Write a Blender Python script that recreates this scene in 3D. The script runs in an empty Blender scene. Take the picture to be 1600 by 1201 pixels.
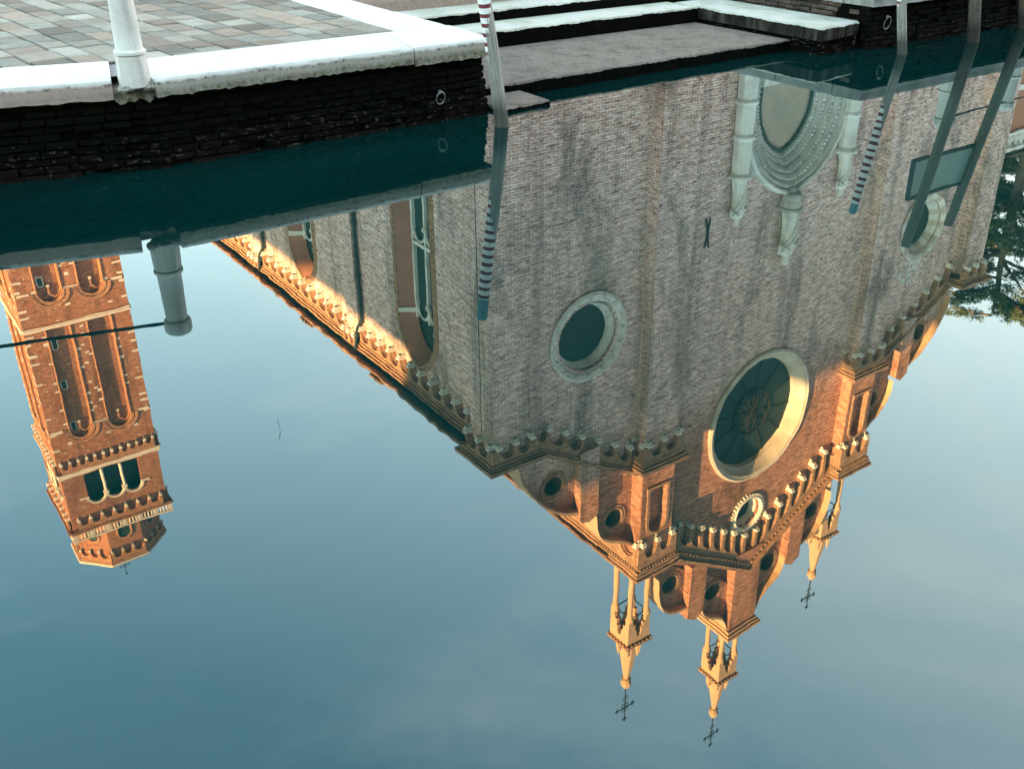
import bpy, bmesh, math, random
from mathutils import Vector, Matrix
random.seed(7)
C = bpy.context.scene.collection
SC = bpy.context.scene
PI = math.pi

# ------------------------------------------------------------------ camera, sky, sun, exposure
CAM_H = 3.2
cam = bpy.data.cameras.new('camera')
cam.sensor_width = 36.0
cam.lens = 35.22
cam.shift_x = -0.03475
cam.shift_y = -0.0373
cam.clip_end = 6000
camo = bpy.data.objects.new('camera', cam)
C.objects.link(camo)
p_, r_, y_ = (math.radians(a) for a in (26.762, 0.367, 36.656))
fw = Vector((0, math.cos(p_), -math.sin(p_)))
r0 = Vector((1, 0, 0))
u0 = Vector((0, math.sin(p_), math.cos(p_)))
rr = math.cos(r_) * r0 + math.sin(r_) * u0
uu = -math.sin(r_) * r0 + math.cos(r_) * u0
M3 = Matrix((rr, uu, -fw)).transposed()
camo.matrix_world = Matrix.Translation((0, 0, CAM_H)) @ (Matrix.Rotation(-y_, 4, 'Z') @ M3.to_4x4())
SC.camera = camo

SUN_EL = math.radians(5.0)
sdir = Vector((-0.967 * math.cos(SUN_EL), -0.2545 * math.cos(SUN_EL), math.sin(SUN_EL)))
W = bpy.data.worlds.new("World")
SC.world = W
W.use_nodes = True
wn = W.node_tree.nodes
wl = W.node_tree.links
bg = wn['Background']
sky = wn.new('ShaderNodeTexSky')
sky.sky_type = 'NISHITA'
sky.sun_disc = False
sky.sun_elevation = SUN_EL
sky.sun_rotation = math.atan2(sdir.x, sdir.y)
sky.air_density = 1.0
sky.dust_density = 1.0
sky.ozone_density = 1.5
# a thin veil of high cloud: paler and less blue than clear air, thicker in soft streaks and towards the horizon
hs_n = wn.new('ShaderNodeHueSaturation')
hs_n.inputs['Saturation'].default_value = 0.95
tnt = wn.new('ShaderNodeMix'); tnt.data_type = 'RGBA'; tnt.blend_type = 'MULTIPLY'
tnt.inputs[0].default_value = 1.0
tnt.inputs[7].default_value = (0.83, 1.01, 0.92, 1)
wl.new(sky.outputs[0], tnt.inputs[6])
wl.new(tnt.outputs[2], hs_n.inputs['Color'])
tcw = wn.new('ShaderNodeTexCoord')
mpw = wn.new('ShaderNodeMapping')
mpw.inputs['Scale'].default_value = (1.6, 1.6, 5.0)
mpw.inputs['Rotation'].default_value = (0.3, 0.4, 0.6)
wl.new(tcw.outputs['Generated'], mpw.inputs['Vector'])
nzw = wn.new('ShaderNodeTexNoise')
nzw.inputs['Scale'].default_value = 1.1
nzw.inputs['Detail'].default_value = 7.0
nzw.inputs['Roughness'].default_value = 0.6
nzw.inputs['Distortion'].default_value = 0.6
wl.new(mpw.outputs[0], nzw.inputs['Vector'])
mrw = wn.new('ShaderNodeMapRange')
mrw.inputs[1].default_value = 0.47; mrw.inputs[2].default_value = 0.74
mrw.inputs[3].default_value = 0.0; mrw.inputs[4].default_value = 0.36
wl.new(nzw.outputs[0], mrw.inputs[0])
spw = wn.new('ShaderNodeSeparateXYZ')
wl.new(tcw.outputs['Generated'], spw.inputs[0])
hzw = wn.new('ShaderNodeMapRange')
hzw.inputs[1].default_value = 0.84; hzw.inputs[2].default_value = 0.20
hzw.inputs[3].default_value = 0.0; hzw.inputs[4].default_value = 0.85
wl.new(spw.outputs[2], hzw.inputs[0])
adw = wn.new('ShaderNodeMath'); adw.operation = 'ADD'; adw.use_clamp = True
dtw = wn.new('ShaderNodeVectorMath'); dtw.operation = 'DOT_PRODUCT'
wl.new(tcw.outputs['Generated'], dtw.inputs[0]); dtw.inputs[1].default_value = (0.85, -0.10, 0.0)
mdw = wn.new('ShaderNodeMath'); mdw.operation = 'MULTIPLY_ADD'
wl.new(dtw.outputs['Value'], mdw.inputs[0]); mdw.inputs[1].default_value = 0.72
wl.new(mrw.outputs[0], mdw.inputs[2])
sbw = wn.new('ShaderNodeMath'); sbw.operation = 'SUBTRACT'
wl.new(mdw.outputs[0], sbw.inputs[0]); sbw.inputs[1].default_value = 0.25
wl.new(sbw.outputs[0], adw.inputs[0]); wl.new(hzw.outputs[0], adw.inputs[1])
mxw = wn.new('ShaderNodeMix'); mxw.data_type = 'RGBA'
wl.new(adw.outputs[0], mxw.inputs[0]); wl.new(hs_n.outputs[0], mxw.inputs[6])
mxw.inputs[7].default_value = (1.85, 1.90, 1.86, 1)
wl.new(mxw.outputs[2], bg.inputs[0])
bg.inputs[1].default_value = 0.15

sun = bpy.data.lights.new('sun', 'SUN')
sun.energy = 5.0
sun.angle = math.radians(0.5)
sun.color = (1.0, 0.53, 0.21)
suno = bpy.data.objects.new('sun', sun)
suno.rotation_euler = sdir.to_track_quat('Z', 'Y').to_euler()
suno.location = (-60, -20, 60)
C.objects.link(suno)
SC.view_settings.view_transform = 'Standard'
SC.view_settings.look = 'None'
SC.view_settings.exposure = 4.05
SC.view_settings.gamma = 1.0


# ------------------------------------------------------------------ helpers: tagging
def tag(o, label=None, cat=None, group=None, kind=None):
    if label: o['label'] = label
    if cat: o['category'] = cat
    if group: o['group'] = group
    if kind: o['kind'] = kind
    return o


def empty(name, loc=(0, 0, 0), label=None, cat=None, group=None):
    o = bpy.data.objects.new(name, None)
    C.objects.link(o)
    o.location = loc
    o.empty_display_size = 0.2
    return tag(o, label, cat, group)


def place(name, me, loc, parent, scale=(1, 1, 1), rotz=0):
    """another object on an existing mesh, at a world position under its thing"""
    o = bpy.data.objects.new(name, me)
    C.objects.link(o)
    o.parent = parent
    o.location = Vector(loc) - world_loc(parent)
    o.scale = scale
    o.rotation_euler = (0, 0, rotz)
    return o


def world_loc(o):
    v = Vector((0, 0, 0))
    while o is not None:
        v = v + Vector(o.location)
        o = o.parent
    return v


# a frame maps (u, v, n) to the world: u along the wall, v up, n out of the wall
class Frame:
    def __init__(s, o, u, v, n):
        s.o, s.u, s.v, s.n = Vector(o), Vector(u), Vector(v), Vector(n)

    def __call__(s, u, v, n=0.0):
        return s.o + s.u * u + s.v * v + s.n * n


FLOOR = Frame((0, 0, 0), (1, 0, 0), (0, 1, 0), (0, 0, 1))
FAC = Frame((0, 27, 0), (1, 0, 0), (0, 0, 1), (0, -1, 0))
FLANK = Frame((17.35, 0, 0), (0, -1, 0), (0, 0, 1), (-1, 0, 0))


def front(y): return Frame((0, y, 0), (1, 0, 0), (0, 0, 1), (0, -1, 0))
def back(y): return Frame((0, y, 0), (-1, 0, 0), (0, 0, 1), (0, 1, 0))
def leftside(x): return Frame((x, 0, 0), (0, -1, 0), (0, 0, 1), (-1, 0, 0))
def rightside(x): return Frame((x, 0, 0), (0, 1, 0), (0, 0, 1), (1, 0, 0))


class MB:
    """collects shapes, then links them as ONE mesh object"""
    def __init__(s):
        s.v, s.f, s.m, s.cur = [], [], [], 0

    def add(s, vs, fs):
        b = len(s.v)
        s.v += [Vector(a) for a in vs]
        s.f += [tuple(b + i for i in f) for f in fs]
        s.m += [s.cur] * len(fs)

    def box(s, x0, x1, y0, y1, z0, z1):
        vs = [(x, y, z) for z in (z0, z1) for y in (y0, y1) for x in (x0, x1)]
        s.add(vs, [(0, 2, 3, 1), (4, 5, 7, 6), (0, 1, 5, 4), (2, 6, 7, 3), (0, 4, 6, 2), (1, 3, 7, 5)])

    def fbox(s, F, u0, u1, v0, v1, n0, n1):
        s.prism(F, [(u0, v0), (u1, v0), (u1, v1), (u0, v1)], n0, n1)

    def prism(s, F, poly, n0, n1, holes=()):
        """polygon in the frame, from depth n0 (back) to n1 (front), with holes cut right through"""
        if not holes:
            k = len(poly)
            vs = [F(u, v, n1) for u, v in poly] + [F(u, v, n0) for u, v in poly]
            fs = [(i, (i + 1) % k, k + (i + 1) % k, k + i) for i in range(k)]
            if k <= 4:
                fs += [tuple(range(k)), tuple(range(2 * k - 1, k - 1, -1))]
                s.add(vs, fs)
                return
            s.add(vs, fs)
        else:
            for lp in [poly] + list(holes):
                k = len(lp)
                s.add([F(u, v, n1) for u, v in lp] + [F(u, v, n0) for u, v in lp],
                      [(i, (i + 1) % k, k + (i + 1) % k, k + i) for i in range(k)])
        bm = bmesh.new()
        es = []
        for lp in [poly] + list(holes):
            q = [bm.verts.new((u, v, 0)) for u, v in lp]
            es += [bm.edges.new((q[i], q[(i + 1) % len(q)])) for i in range(len(q))]
        bmesh.ops.triangle_fill(bm, use_beauty=True, use_dissolve=False, edges=es)
        bm.verts.index_update()
        pts = [(v.co.x, v.co.y) for v in bm.verts]
        tri = [[v.index for v in f.verts] for f in bm.faces]
        bm.free()
        s.add([F(u, v, n1) for u, v in pts], tri)
        s.add([F(u, v, n0) for u, v in pts], [t[::-1] for t in tri])

    def rings(s, rings, close=True, cap=True):
        k = len(rings[0])
        vs = [p for r in rings for p in r]
        fs = []
        for i in range(len(rings) - 1):
            for j in range(k if close else k - 1):
                a, b = i * k + j, i * k + (j + 1) % k
                fs.append((a, b, b + k, a + k))
        if cap and close:
            fs.append(tuple(range(k - 1, -1, -1)))
            fs.append(tuple((len(rings) - 1) * k + j for j in range(k)))
        s.add(vs, fs)

    def lathe(s, c, prof, seg=16, rot=0.0, sx=1.0, sy=1.0):
        """profile (radius, height) about a vertical axis at c"""
        cx, cy, cz = c
        rs = []
        for r, z in prof:
            r = max(r, 0.0005)
            rs.append([(cx + sx * r * math.cos(rot + 2 * PI * j / seg), cy + sy * r * math.sin(rot + 2 * PI * j / seg), cz + z) for j in range(seg)])
        s.rings(rs)

    def ring(s, F, cu, cv, prof, seg=48):
        """profile (radius, n) about an axis out of the wall"""
        rs = []
        for j in range(seg):
            a = 2 * PI * j / seg
            rs.append([F(cu + r * math.cos(a), cv + r * math.sin(a), n) for r, n in prof])
        k = len(prof)
        vs = [p for r in rs for p in r]
        fs = []
        for i in range(seg):
            i2 = (i + 1) % seg
            for j in range(k - 1):
                fs.append((i * k + j, i2 * k + j, i2 * k + j + 1, i * k + j + 1))
        s.add(vs, fs)

    def strip(s, rows):
        """open sheet through rows of points"""
        k = len(rows[0])
        vs = [p for r in rows for p in r]
        fs = [(i * k + j, i * k + j + 1, (i + 1) * k + j + 1, (i + 1) * k + j) for i in range(len(rows) - 1) for j in range(k - 1)]
        s.add(vs, fs)

    def tube(s, pts, r, seg=8, r1=None):
        pts = [Vector(p) for p in pts]
        rs = []
        for i, p in enumerate(pts):
            d = (pts[min(i + 1, len(pts) - 1)] - pts[max(i - 1, 0)]).normalized()
            a = d.orthogonal().normalized() if abs(d.z) > 0.95 else d.cross(Vector((0, 0, 1))).normalized()
            b = d.cross(a).normalized()
            q = r if r1 is None else r + (r1 - r) * i / (len(pts) - 1)
            rs.append([p + (a * math.cos(2 * PI * j / seg) + b * math.sin(2 * PI * j / seg)) * q for j in range(seg)])
        s.rings(rs)

    def build(s, name, mats, parent=None, smooth=False, loc=None, bevel=0.0):
        me = bpy.data.meshes.new(name)
        o = bpy.data.objects.new(name, me)
        C.objects.link(o)
        off = Vector((0, 0, 0))
        if parent is not None:
            o.parent = parent
            off = world_loc(parent)
        if loc is not None:
            o.location = Vector(loc) - off
            off = Vector(loc)
        me.from_pydata([v - off for v in s.v], [], s.f)
        if not isinstance(mats, (list, tuple)): mats = [mats]
        for m in mats: me.materials.append(m)
        me.polygons.foreach_set('material_index', s.m)
        bm = bmesh.new()
        bm.from_mesh(me)
        bmesh.ops.remove_doubles(bm, verts=bm.verts, dist=0.0004)
        bmesh.ops.recalc_face_normals(bm, faces=bm.faces)
        bm.to_mesh(me)
        bm.free()
        if smooth:
            me.polygons.foreach_set('use_smooth', [True] * len(me.polygons))
            if hasattr(me, 'set_sharp_from_angle'): me.set_sharp_from_angle(angle=math.radians(40))
        if bevel:
            md = o.modifiers.new('bevel', 'BEVEL')
            md.width = bevel
            md.segments = 2
            md.limit_method = 'ANGLE'
        me.update()
        return o


# ------------------------------------------------------------------ helpers: materials
def new_mat(name, rough=0.8, spec=0.3):
    m = bpy.data.materials.new(name)
    m.use_nodes = True
    nt = m.node_tree
    b = nt.nodes['Principled BSDF']
    b.inputs['Roughness'].default_value = rough
    b.inputs['Specular IOR Level'].default_value = spec
    return m, nt, b


def N(nt, t, **kw):
    n = nt.nodes.new(t)
    for k, v in kw.items(): setattr(n, k, v)
    return n


def mixc(nt, fac, a, b, mode='MIX'):
    n = N(nt, 'ShaderNodeMix', data_type='RGBA', blend_type=mode)
    for idx, val in ((0, fac), (6, a), (7, b)):
        if hasattr(val, 'node'): nt.links.new(val, n.inputs[idx])
        elif idx == 0: n.inputs[0].default_value = val
        else: n.inputs[idx].default_value = (*val, 1) if len(val) == 3 else val
    return n.outputs[2]


def math_(nt, op, a, b=0.0, clamp=False):
    n = N(nt, 'ShaderNodeMath', operation=op, use_clamp=clamp)
    for i, val in ((0, a), (1, b)):
        if hasattr(val, 'node'): nt.links.new(val, n.inputs[i])
        else: n.inputs[i].default_value = val
    return n.outputs[0]


def ramp(nt, x, a, b):
    """0 below a, 1 above b"""
    n = N(nt, 'ShaderNodeMapRange', clamp=True)
    n.inputs[1].default_value, n.inputs[2].default_value = a, b
    nt.links.new(x, n.inputs[0])
    return n.outputs[0]


def noise(nt, vec, scale, detail=4.0, rough=0.55, dist=0.0):
    n = N(nt, 'ShaderNodeTexNoise')
    n.inputs['Scale'].default_value = scale
    n.inputs['Detail'].default_value = detail
    n.inputs['Roughness'].default_value = rough
    n.inputs['Distortion'].default_value = dist
    if vec is not None: nt.links.new(vec, n.inputs['Vector'])
    return n.outputs[0]


def vecmul(nt, vec, k):
    n = N(nt, 'ShaderNodeVectorMath', operation='MULTIPLY')
    nt.links.new(vec, n.inputs[0])
    n.inputs[1].default_value = k
    return n.outputs[0]


def bump(nt, bsdf, h, strength=0.3, dist=0.02):
    n = N(nt, 'ShaderNodeBump')
    n.inputs['Strength'].default_value = strength
    n.inputs['Distance'].default_value = dist
    nt.links.new(h, n.inputs['Height'])
    nt.links.new(n.outputs[0], bsdf.inputs['Normal'])


def wall_uv(nt):
    """brick coordinates: along the wall and up, whichever way the wall faces"""
    g = N(nt, 'ShaderNodeNewGeometry')
    sp = N(nt, 'ShaderNodeSeparateXYZ'); nt.links.new(g.outputs['Position'], sp.inputs[0])
    sn = N(nt, 'ShaderNodeSeparateXYZ'); nt.links.new(g.outputs['True Normal'], sn.inputs[0])
    side = math_(nt, 'GREATER_THAN', math_(nt, 'ABSOLUTE', sn.outputs[0]), 0.6)
    mx = N(nt, 'ShaderNodeMix', data_type='FLOAT')
    nt.links.new(side, mx.inputs[0]); nt.links.new(sp.outputs[0], mx.inputs[2]); nt.links.new(sp.outputs[1], mx.inputs[3])
    cb = N(nt, 'ShaderNodeCombineXYZ')
    nt.links.new(mx.outputs[0], cb.inputs[0]); nt.links.new(sp.outputs[2], cb.inputs[1])
    return cb.outputs[0], g.outputs['Position'], sp.outputs[2]


def brick_mat(name, c1, c2, mortar, w=0.30, h=0.11, stain=(0.10, 0.085, 0.07), stain_amt=0.6, pale=(0.45, 0.36, 0.26), pale_amt=0.35, msize=0.012, flecks=0.0, bump_s=0.5, low=None, blot=0.0, up=None):
    m, nt, b = new_mat(name, 0.9, 0.15)
    uv, pos, z = wall_uv(nt)
    wob = N(nt, 'ShaderNodeVectorMath', operation='ADD')
    nz = N(nt, 'ShaderNodeTexNoise'); nz.inputs['Scale'].default_value = 1.3; nt.links.new(pos, nz.inputs['Vector'])
    sub = vecmul(nt, nz.outputs[1], (0.03, 0.03, 0))
    nt.links.new(uv, wob.inputs[0]); nt.links.new(sub, wob.inputs[1])
    br = N(nt, 'ShaderNodeTexBrick')
    nt.links.new(wob.outputs[0], br.inputs['Vector'])
    br.inputs['Color1'].default_value = (*c1, 1); br.inputs['Color2'].default_value = (*c2, 1)
    br.inputs['Mortar'].default_value = (*mortar, 1)
    br.inputs['Scale'].default_value = 1.0
    br.inputs['Mortar Size'].default_value = msize
    br.inputs['Mortar Smooth'].default_value = 0.3
    br.inputs['Brick Width'].default_value = w
    br.inputs['Row Height'].default_value = h
    # a second, coarser sheet of bricks gives odd dark and pale ones
    big = noise(nt, vecmul(nt, uv, (1 / w * 0.9, 1 / h * 0.9, 1)), 1.0, 2.0, 0.6)
    col = mixc(nt, math_(nt, 'MULTIPLY', ramp(nt, big, 0.60, 0.68), 0.75), br.outputs[0], tuple(0.35 * x for x in c1))
    col = mixc(nt, math_(nt, 'MULTIPLY', ramp(nt, big, 0.40, 0.32), 0.6), col, pale)
    if flecks:
        fl = noise(nt, vecmul(nt, uv, (2.0, 4.5, 1)), 1.0, 1.0, 0.4)
        col = mixc(nt, math_(nt, 'MULTIPLY', ramp(nt, fl, 0.70, 0.72), flecks), col, (0.62, 0.55, 0.46))
    gn = noise(nt, vecmul(nt, uv, (1.7, 7.0, 1)), 1.0, 5.0, 0.75)
    col = mixc(nt, 0.75, col, mixc(nt, ramp(nt, gn, 0.32, 0.68), (0.33, 0.33, 0.33), (1.7, 1.7, 1.7)), 'MULTIPLY')
    # streaks of dirt running down, blotches of wear
    st = noise(nt, vecmul(nt, uv, (0.9, 0.10, 1)), 1.0, 5.0, 0.6)
    col = mixc(nt, math_(nt, 'MULTIPLY', ramp(nt, st, 0.50, 0.72), stain_amt), col, stain)
    pl = noise(nt, pos, 0.22, 5.0, 0.62, 0.6)
    col = mixc(nt, math_(nt, 'MULTIPLY', ramp(nt, pl, 0.50, 0.72), pale_amt), col, pale)
    if blot:
        bl = noise(nt, vecmul(nt, pos, (1.0, 1.0, 0.45)), 0.42, 6.0, 0.68, 0.8)
        col = mixc(nt, math_(nt, 'MULTIPLY', ramp(nt, bl, 0.52, 0.70), blot), col, tuple(0.7 * x for x in stain))
    if up:      # redder brick above the shadow line: sunlit warmth put into the colour
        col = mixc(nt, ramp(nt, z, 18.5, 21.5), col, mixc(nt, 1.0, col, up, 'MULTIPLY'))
    if low:
        col = mixc(nt, math_(nt, 'MULTIPLY', ramp(nt, z, 9.5, 4.0), 0.5), col, mixc(nt, 0.65, col, low, 'OVERLAY'))
    fine = noise(nt, pos, 9.0, 4.0, 0.7)
    col = mixc(nt, 0.55, col, mixc(nt, fine, (0.35, 0.35, 0.35), (1.5, 1.5, 1.5)), 'MULTIPLY')
    nt.links.new(col, b.inputs['Base Color'])
    hh = math_(nt, 'ADD', math_(nt, 'MULTIPLY', br.outputs['Fac'], -0.8), math_(nt, 'MULTIPLY', fine, 0.9))
    bump(nt, b, hh, bump_s, 0.02)
    return m


def stone_mat(name, c, dark, amt=0.5, scale=1.0, rough=0.75, bump_s=0.25, streak=0.4, pits=0.0):
    m, nt, b = new_mat(name, rough, 0.25)
    g = N(nt, 'ShaderNodeNewGeometry')
    pos = g.outputs['Position']
    n1 = noise(nt, pos, 1.6 * scale, 6.0, 0.65, 0.4)
    col = mixc(nt, math_(nt, 'MULTIPLY', ramp(nt, n1, 0.46, 0.75), amt), c, dark)
    n2 = noise(nt, vecmul(nt, pos, (3.0, 3.0, 0.4)), scale, 4.0, 0.6)
    col = mixc(nt, math_(nt, 'MULTIPLY', ramp(nt, n2, 0.52, 0.75), streak), col, dark)
    n3 = noise(nt, pos, 26 * scale, 4.0, 0.7)
    col = mixc(nt, 0.4, col, mixc(nt, n3, (0.55, 0.55, 0.55), (1.35, 1.35, 1.35)), 'MULTIPLY')
    if pits:
        n4 = noise(nt, pos, 45.0, 2.0, 0.5)
        col = mixc(nt, math_(nt, 'MULTIPLY', ramp(nt, n4, 0.60, 0.66), pits), col, tuple(0.3 * x for x in dark))
    nt.links.new(col, b.inputs['Base Color'])
    bump(nt, b, math_(nt, 'ADD', n3, n1), bump_s, 0.02)
    return m


def plain_mat(name, c, rough=0.6, metal=0.0, var=0.35, scale=8.0, bump_s=0.1):
    m, nt, b = new_mat(name, rough, 0.4)
    g = N(nt, 'ShaderNodeNewGeometry')
    n1 = noise(nt, g.outputs['Position'], scale, 5.0, 0.65)
    lo = tuple(x * (1 - var) for x in c); hi = tuple(min(1, x * (1 + var)) for x in c)
    nt.links.new(mixc(nt, n1, lo, hi), b.inputs['Base Color'])
    b.inputs['Metallic'].default_value = metal
    bump(nt, b, n1, bump_s, 0.01)
    return m


M = {}
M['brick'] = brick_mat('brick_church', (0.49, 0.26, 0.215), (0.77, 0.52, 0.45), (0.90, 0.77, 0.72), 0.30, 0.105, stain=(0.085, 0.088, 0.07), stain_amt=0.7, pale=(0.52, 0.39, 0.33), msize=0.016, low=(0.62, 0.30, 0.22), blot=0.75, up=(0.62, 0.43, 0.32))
M['brick_trim'] = brick_mat('brick_trim', (0.34, 0.17, 0.09), (0.42, 0.23, 0.13), (0.36, 0.28, 0.21), 0.26, 0.12, stain_amt=0.35, pale=(0.42, 0.28, 0.18))
M['brick_tower'] = brick_mat('brick_tower', (0.25, 0.088, 0.045), (0.35, 0.140, 0.075), (0.33, 0.21, 0.15), 0.45, 0.20, stain=(0.075, 0.036, 0.025), stain_amt=0.65, pale=(0.40, 0.22, 0.13), pale_amt=0.25, flecks=0.8, blot=0.45)
M['tower_trim'] = brick_mat('tower_trim', (0.34, 0.15, 0.075), (0.40, 0.19, 0.10), (0.33, 0.20, 0.13), 0.4, 0.18, stain_amt=0.25, pale=(0.44, 0.26, 0.15), pale_amt=0.2)
M['istria'] = stone_mat('white_stone', (0.80, 0.77, 0.71), (0.30, 0.28, 0.25), 0.6, 0.8)
M['spire'] = stone_mat('cream_stone', (0.58, 0.38, 0.23), (0.34, 0.25, 0.17), 0.5, 1.2)
M['gravestone'] = stone_mat('stained_stone', (0.55, 0.52, 0.47), (0.16, 0.17, 0.14), 0.8, 1.2, bump_s=0.4)
M['glass'] = plain_mat('dark_glass', (0.012, 0.034, 0.027), 0.7, 0, 0.3, 2.0, 0.05)
M['iron'] = plain_mat('black_iron', (0.015, 0.017, 0.018), 0.6, 0.3)
M['plaster'] = stone_mat('red_plaster', (0.40, 0.19, 0.13), (0.22, 0.10, 0.07), 0.5, 0.5)
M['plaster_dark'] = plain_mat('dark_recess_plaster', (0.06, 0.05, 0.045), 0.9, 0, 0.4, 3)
M['fresco'] = stone_mat('faded_painting', (0.50, 0.38, 0.30), (0.22, 0.27, 0.20), 0.55, 0.6, streak=0.1)
M['rooftile'] = brick_mat('roof_tile', (0.24, 0.13, 0.08), (0.16, 0.09, 0.06), (0.05, 0.035, 0.03), 0.22, 0.35, stain_amt=0.6)


# ------------------------------------------------------------------ water and ground
def water_mat():
    m = bpy.data.materials.new('canal_water')
    m.use_nodes = True
    nt = m.node_tree
    nt.nodes.clear()
    out = N(nt, 'ShaderNodeOutputMaterial')
    g = N(nt, 'ShaderNodeNewGeometry')
    n1 = noise(nt, g.outputs['Position'], 0.55, 2.0, 0.5)
    n2 = noise(nt, g.outputs['Position'], 3.0, 2.0, 0.5)
    bp = N(nt, 'ShaderNodeBump')
    bp.inputs['Strength'].default_value = 0.028
    bp.inputs['Distance'].default_value = 0.05
    nt.links.new(math_(nt, 'ADD', n1, math_(nt, 'MULTIPLY', n2, 0.12)), bp.inputs['Height'])
    gl = N(nt, 'ShaderNodeBsdfGlossy')
    gl.inputs['Roughness'].default_value = 0.0
    gl.inputs['Color'].default_value = (0.88, 1.0, 0.985, 1)
    nt.links.new(bp.outputs[0], gl.inputs['Normal'])
    df = N(nt, 'ShaderNodeBsdfDiffuse')
    murk = ramp(nt, noise(nt, vecmul(nt, g.outputs['Position'], (0.5, 1.6, 1)), 0.35, 5.0, 0.65, 0.5), 0.35, 0.65)
    nt.links.new(mixc(nt, murk, (0.0008, 0.0120, 0.0108), (0.0012, 0.0185, 0.0165)), df.inputs['Color'])
    fr = N(nt, 'ShaderNodeFresnel')
    fr.inputs['IOR'].default_value = 1.78
    nt.links.new(bp.outputs[0], fr.inputs['Normal'])
    mx = N(nt, 'ShaderNodeMixShader')
    nt.links.new(fr.outputs[0], mx.inputs[0]); nt.links.new(df.outputs[0], mx.inputs[1]); nt.links.new(gl.outputs[0], mx.inputs[2])
    nt.links.new(mx.outputs[0], out.inputs[0])
    return m


M['water'] = water_mat()
QZ = 0.96          # height of the quays above the water
b = MB()
b.add([(-200, -0.55, 0), (300, -0.55, 0), (300, 16.5, 0), (-200, 16.5, 0)], [(0, 1, 2, 3)])
o = b.build('canal_water', M['water'])
tag(o, 'still teal canal water mirroring the church and sky', 'water', kind='structure')

M['ground'] = stone_mat('campo_ground', (0.24, 0.22, 0.20), (0.12, 0.11, 0.10), 0.6, 0.6, 0.85)
b = MB()
GZ = QZ - 0.03
b.add([(-900, 16.3, GZ), (1500, 16.3, GZ), (1500, 2500, GZ), (-900, 2500, GZ)], [(0, 1, 2, 3)])
b.add([(-900, -0.5, GZ), (1500, -0.5, GZ), (1500, -900, GZ), (-900, -900, GZ)], [(0, 1, 2, 3)])
for x0, x1 in ((-900, 7.0), (15.4, 1500)):
    b.add([(x0, 11.45, GZ), (x1, 11.45, GZ), (x1, 16.3, GZ), (x0, 16.3, GZ)], [(0, 1, 2, 3)])
b.add([(-900, -0.5, GZ), (1500, -0.5, GZ), (1500, -0.5, -0.4), (-900, -0.5, -0.4)], [(0, 1, 2, 3)])
o = b.build('ground', M['ground'])
tag(o, 'paved campo ground reaching back behind the quay', 'ground', kind='structure')


# ------------------------------------------------------------------ quay: pavement, kerbs, walls
def slab_mat():
    m, nt, b = new_mat('trachyte_slabs', 0.8, 0.25)
    g = N(nt, 'ShaderNodeNewGeometry')
    at = N(nt, 'ShaderNodeAttribute', attribute_name='tone')
    pos = g.outputs['Position']
    n1 = noise(nt, pos, 5.0, 6.0, 0.7)
    n2 = noise(nt, pos, 60.0, 3.0, 0.7)
    col = mixc(nt, 0.8, at.outputs[0], mixc(nt, n1, (0.4, 0.4, 0.4), (1.6, 1.6, 1.6)), 'MULTIPLY')
    col = mixc(nt, 0.6, col, mixc(nt, n2, (0.3, 0.3, 0.3), (1.65, 1.65, 1.65)), 'MULTIPLY')
    rust = noise(nt, pos, 1.1, 4.0, 0.6)
    col = mixc(nt, math_(nt, 'MULTIPLY', ramp(nt, rust, 0.55, 0.75), 0.35), col, (0.30, 0.19, 0.14))
    nt.links.new(col, b.inputs['Base Color'])
    bump(nt, b, math_(nt, 'ADD', n1, math_(nt, 'MULTIPLY', n2, 0.5)), 0.5, 0.015)
    return m


M['slab'] = slab_mat()
M['joint'] = plain_mat('dark_joint', (0.03, 0.027, 0.022), 0.95, 0, 0.5, 30)


def clip(poly, a, b_):
    """keep the part of a convex polygon on the left of the line a-b"""
    out = []
    ax, ay = a; bx, by = b_
    def side(p): return (bx - ax) * (p[1] - ay) - (by - ay) * (p[0] - ax)
    for i in range(len(poly)):
        p, q = poly[i], poly[(i + 1) % len(poly)]
        sp, sq = side(p), side(q)
        if sp >= 0: out.append(p)
        if sp * sq < 0:
            t = sp / (sp - sq)
            out.append((p[0] + t * (q[0] - p[0]), p[1] + t * (q[1] - p[1])))
    return out


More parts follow.
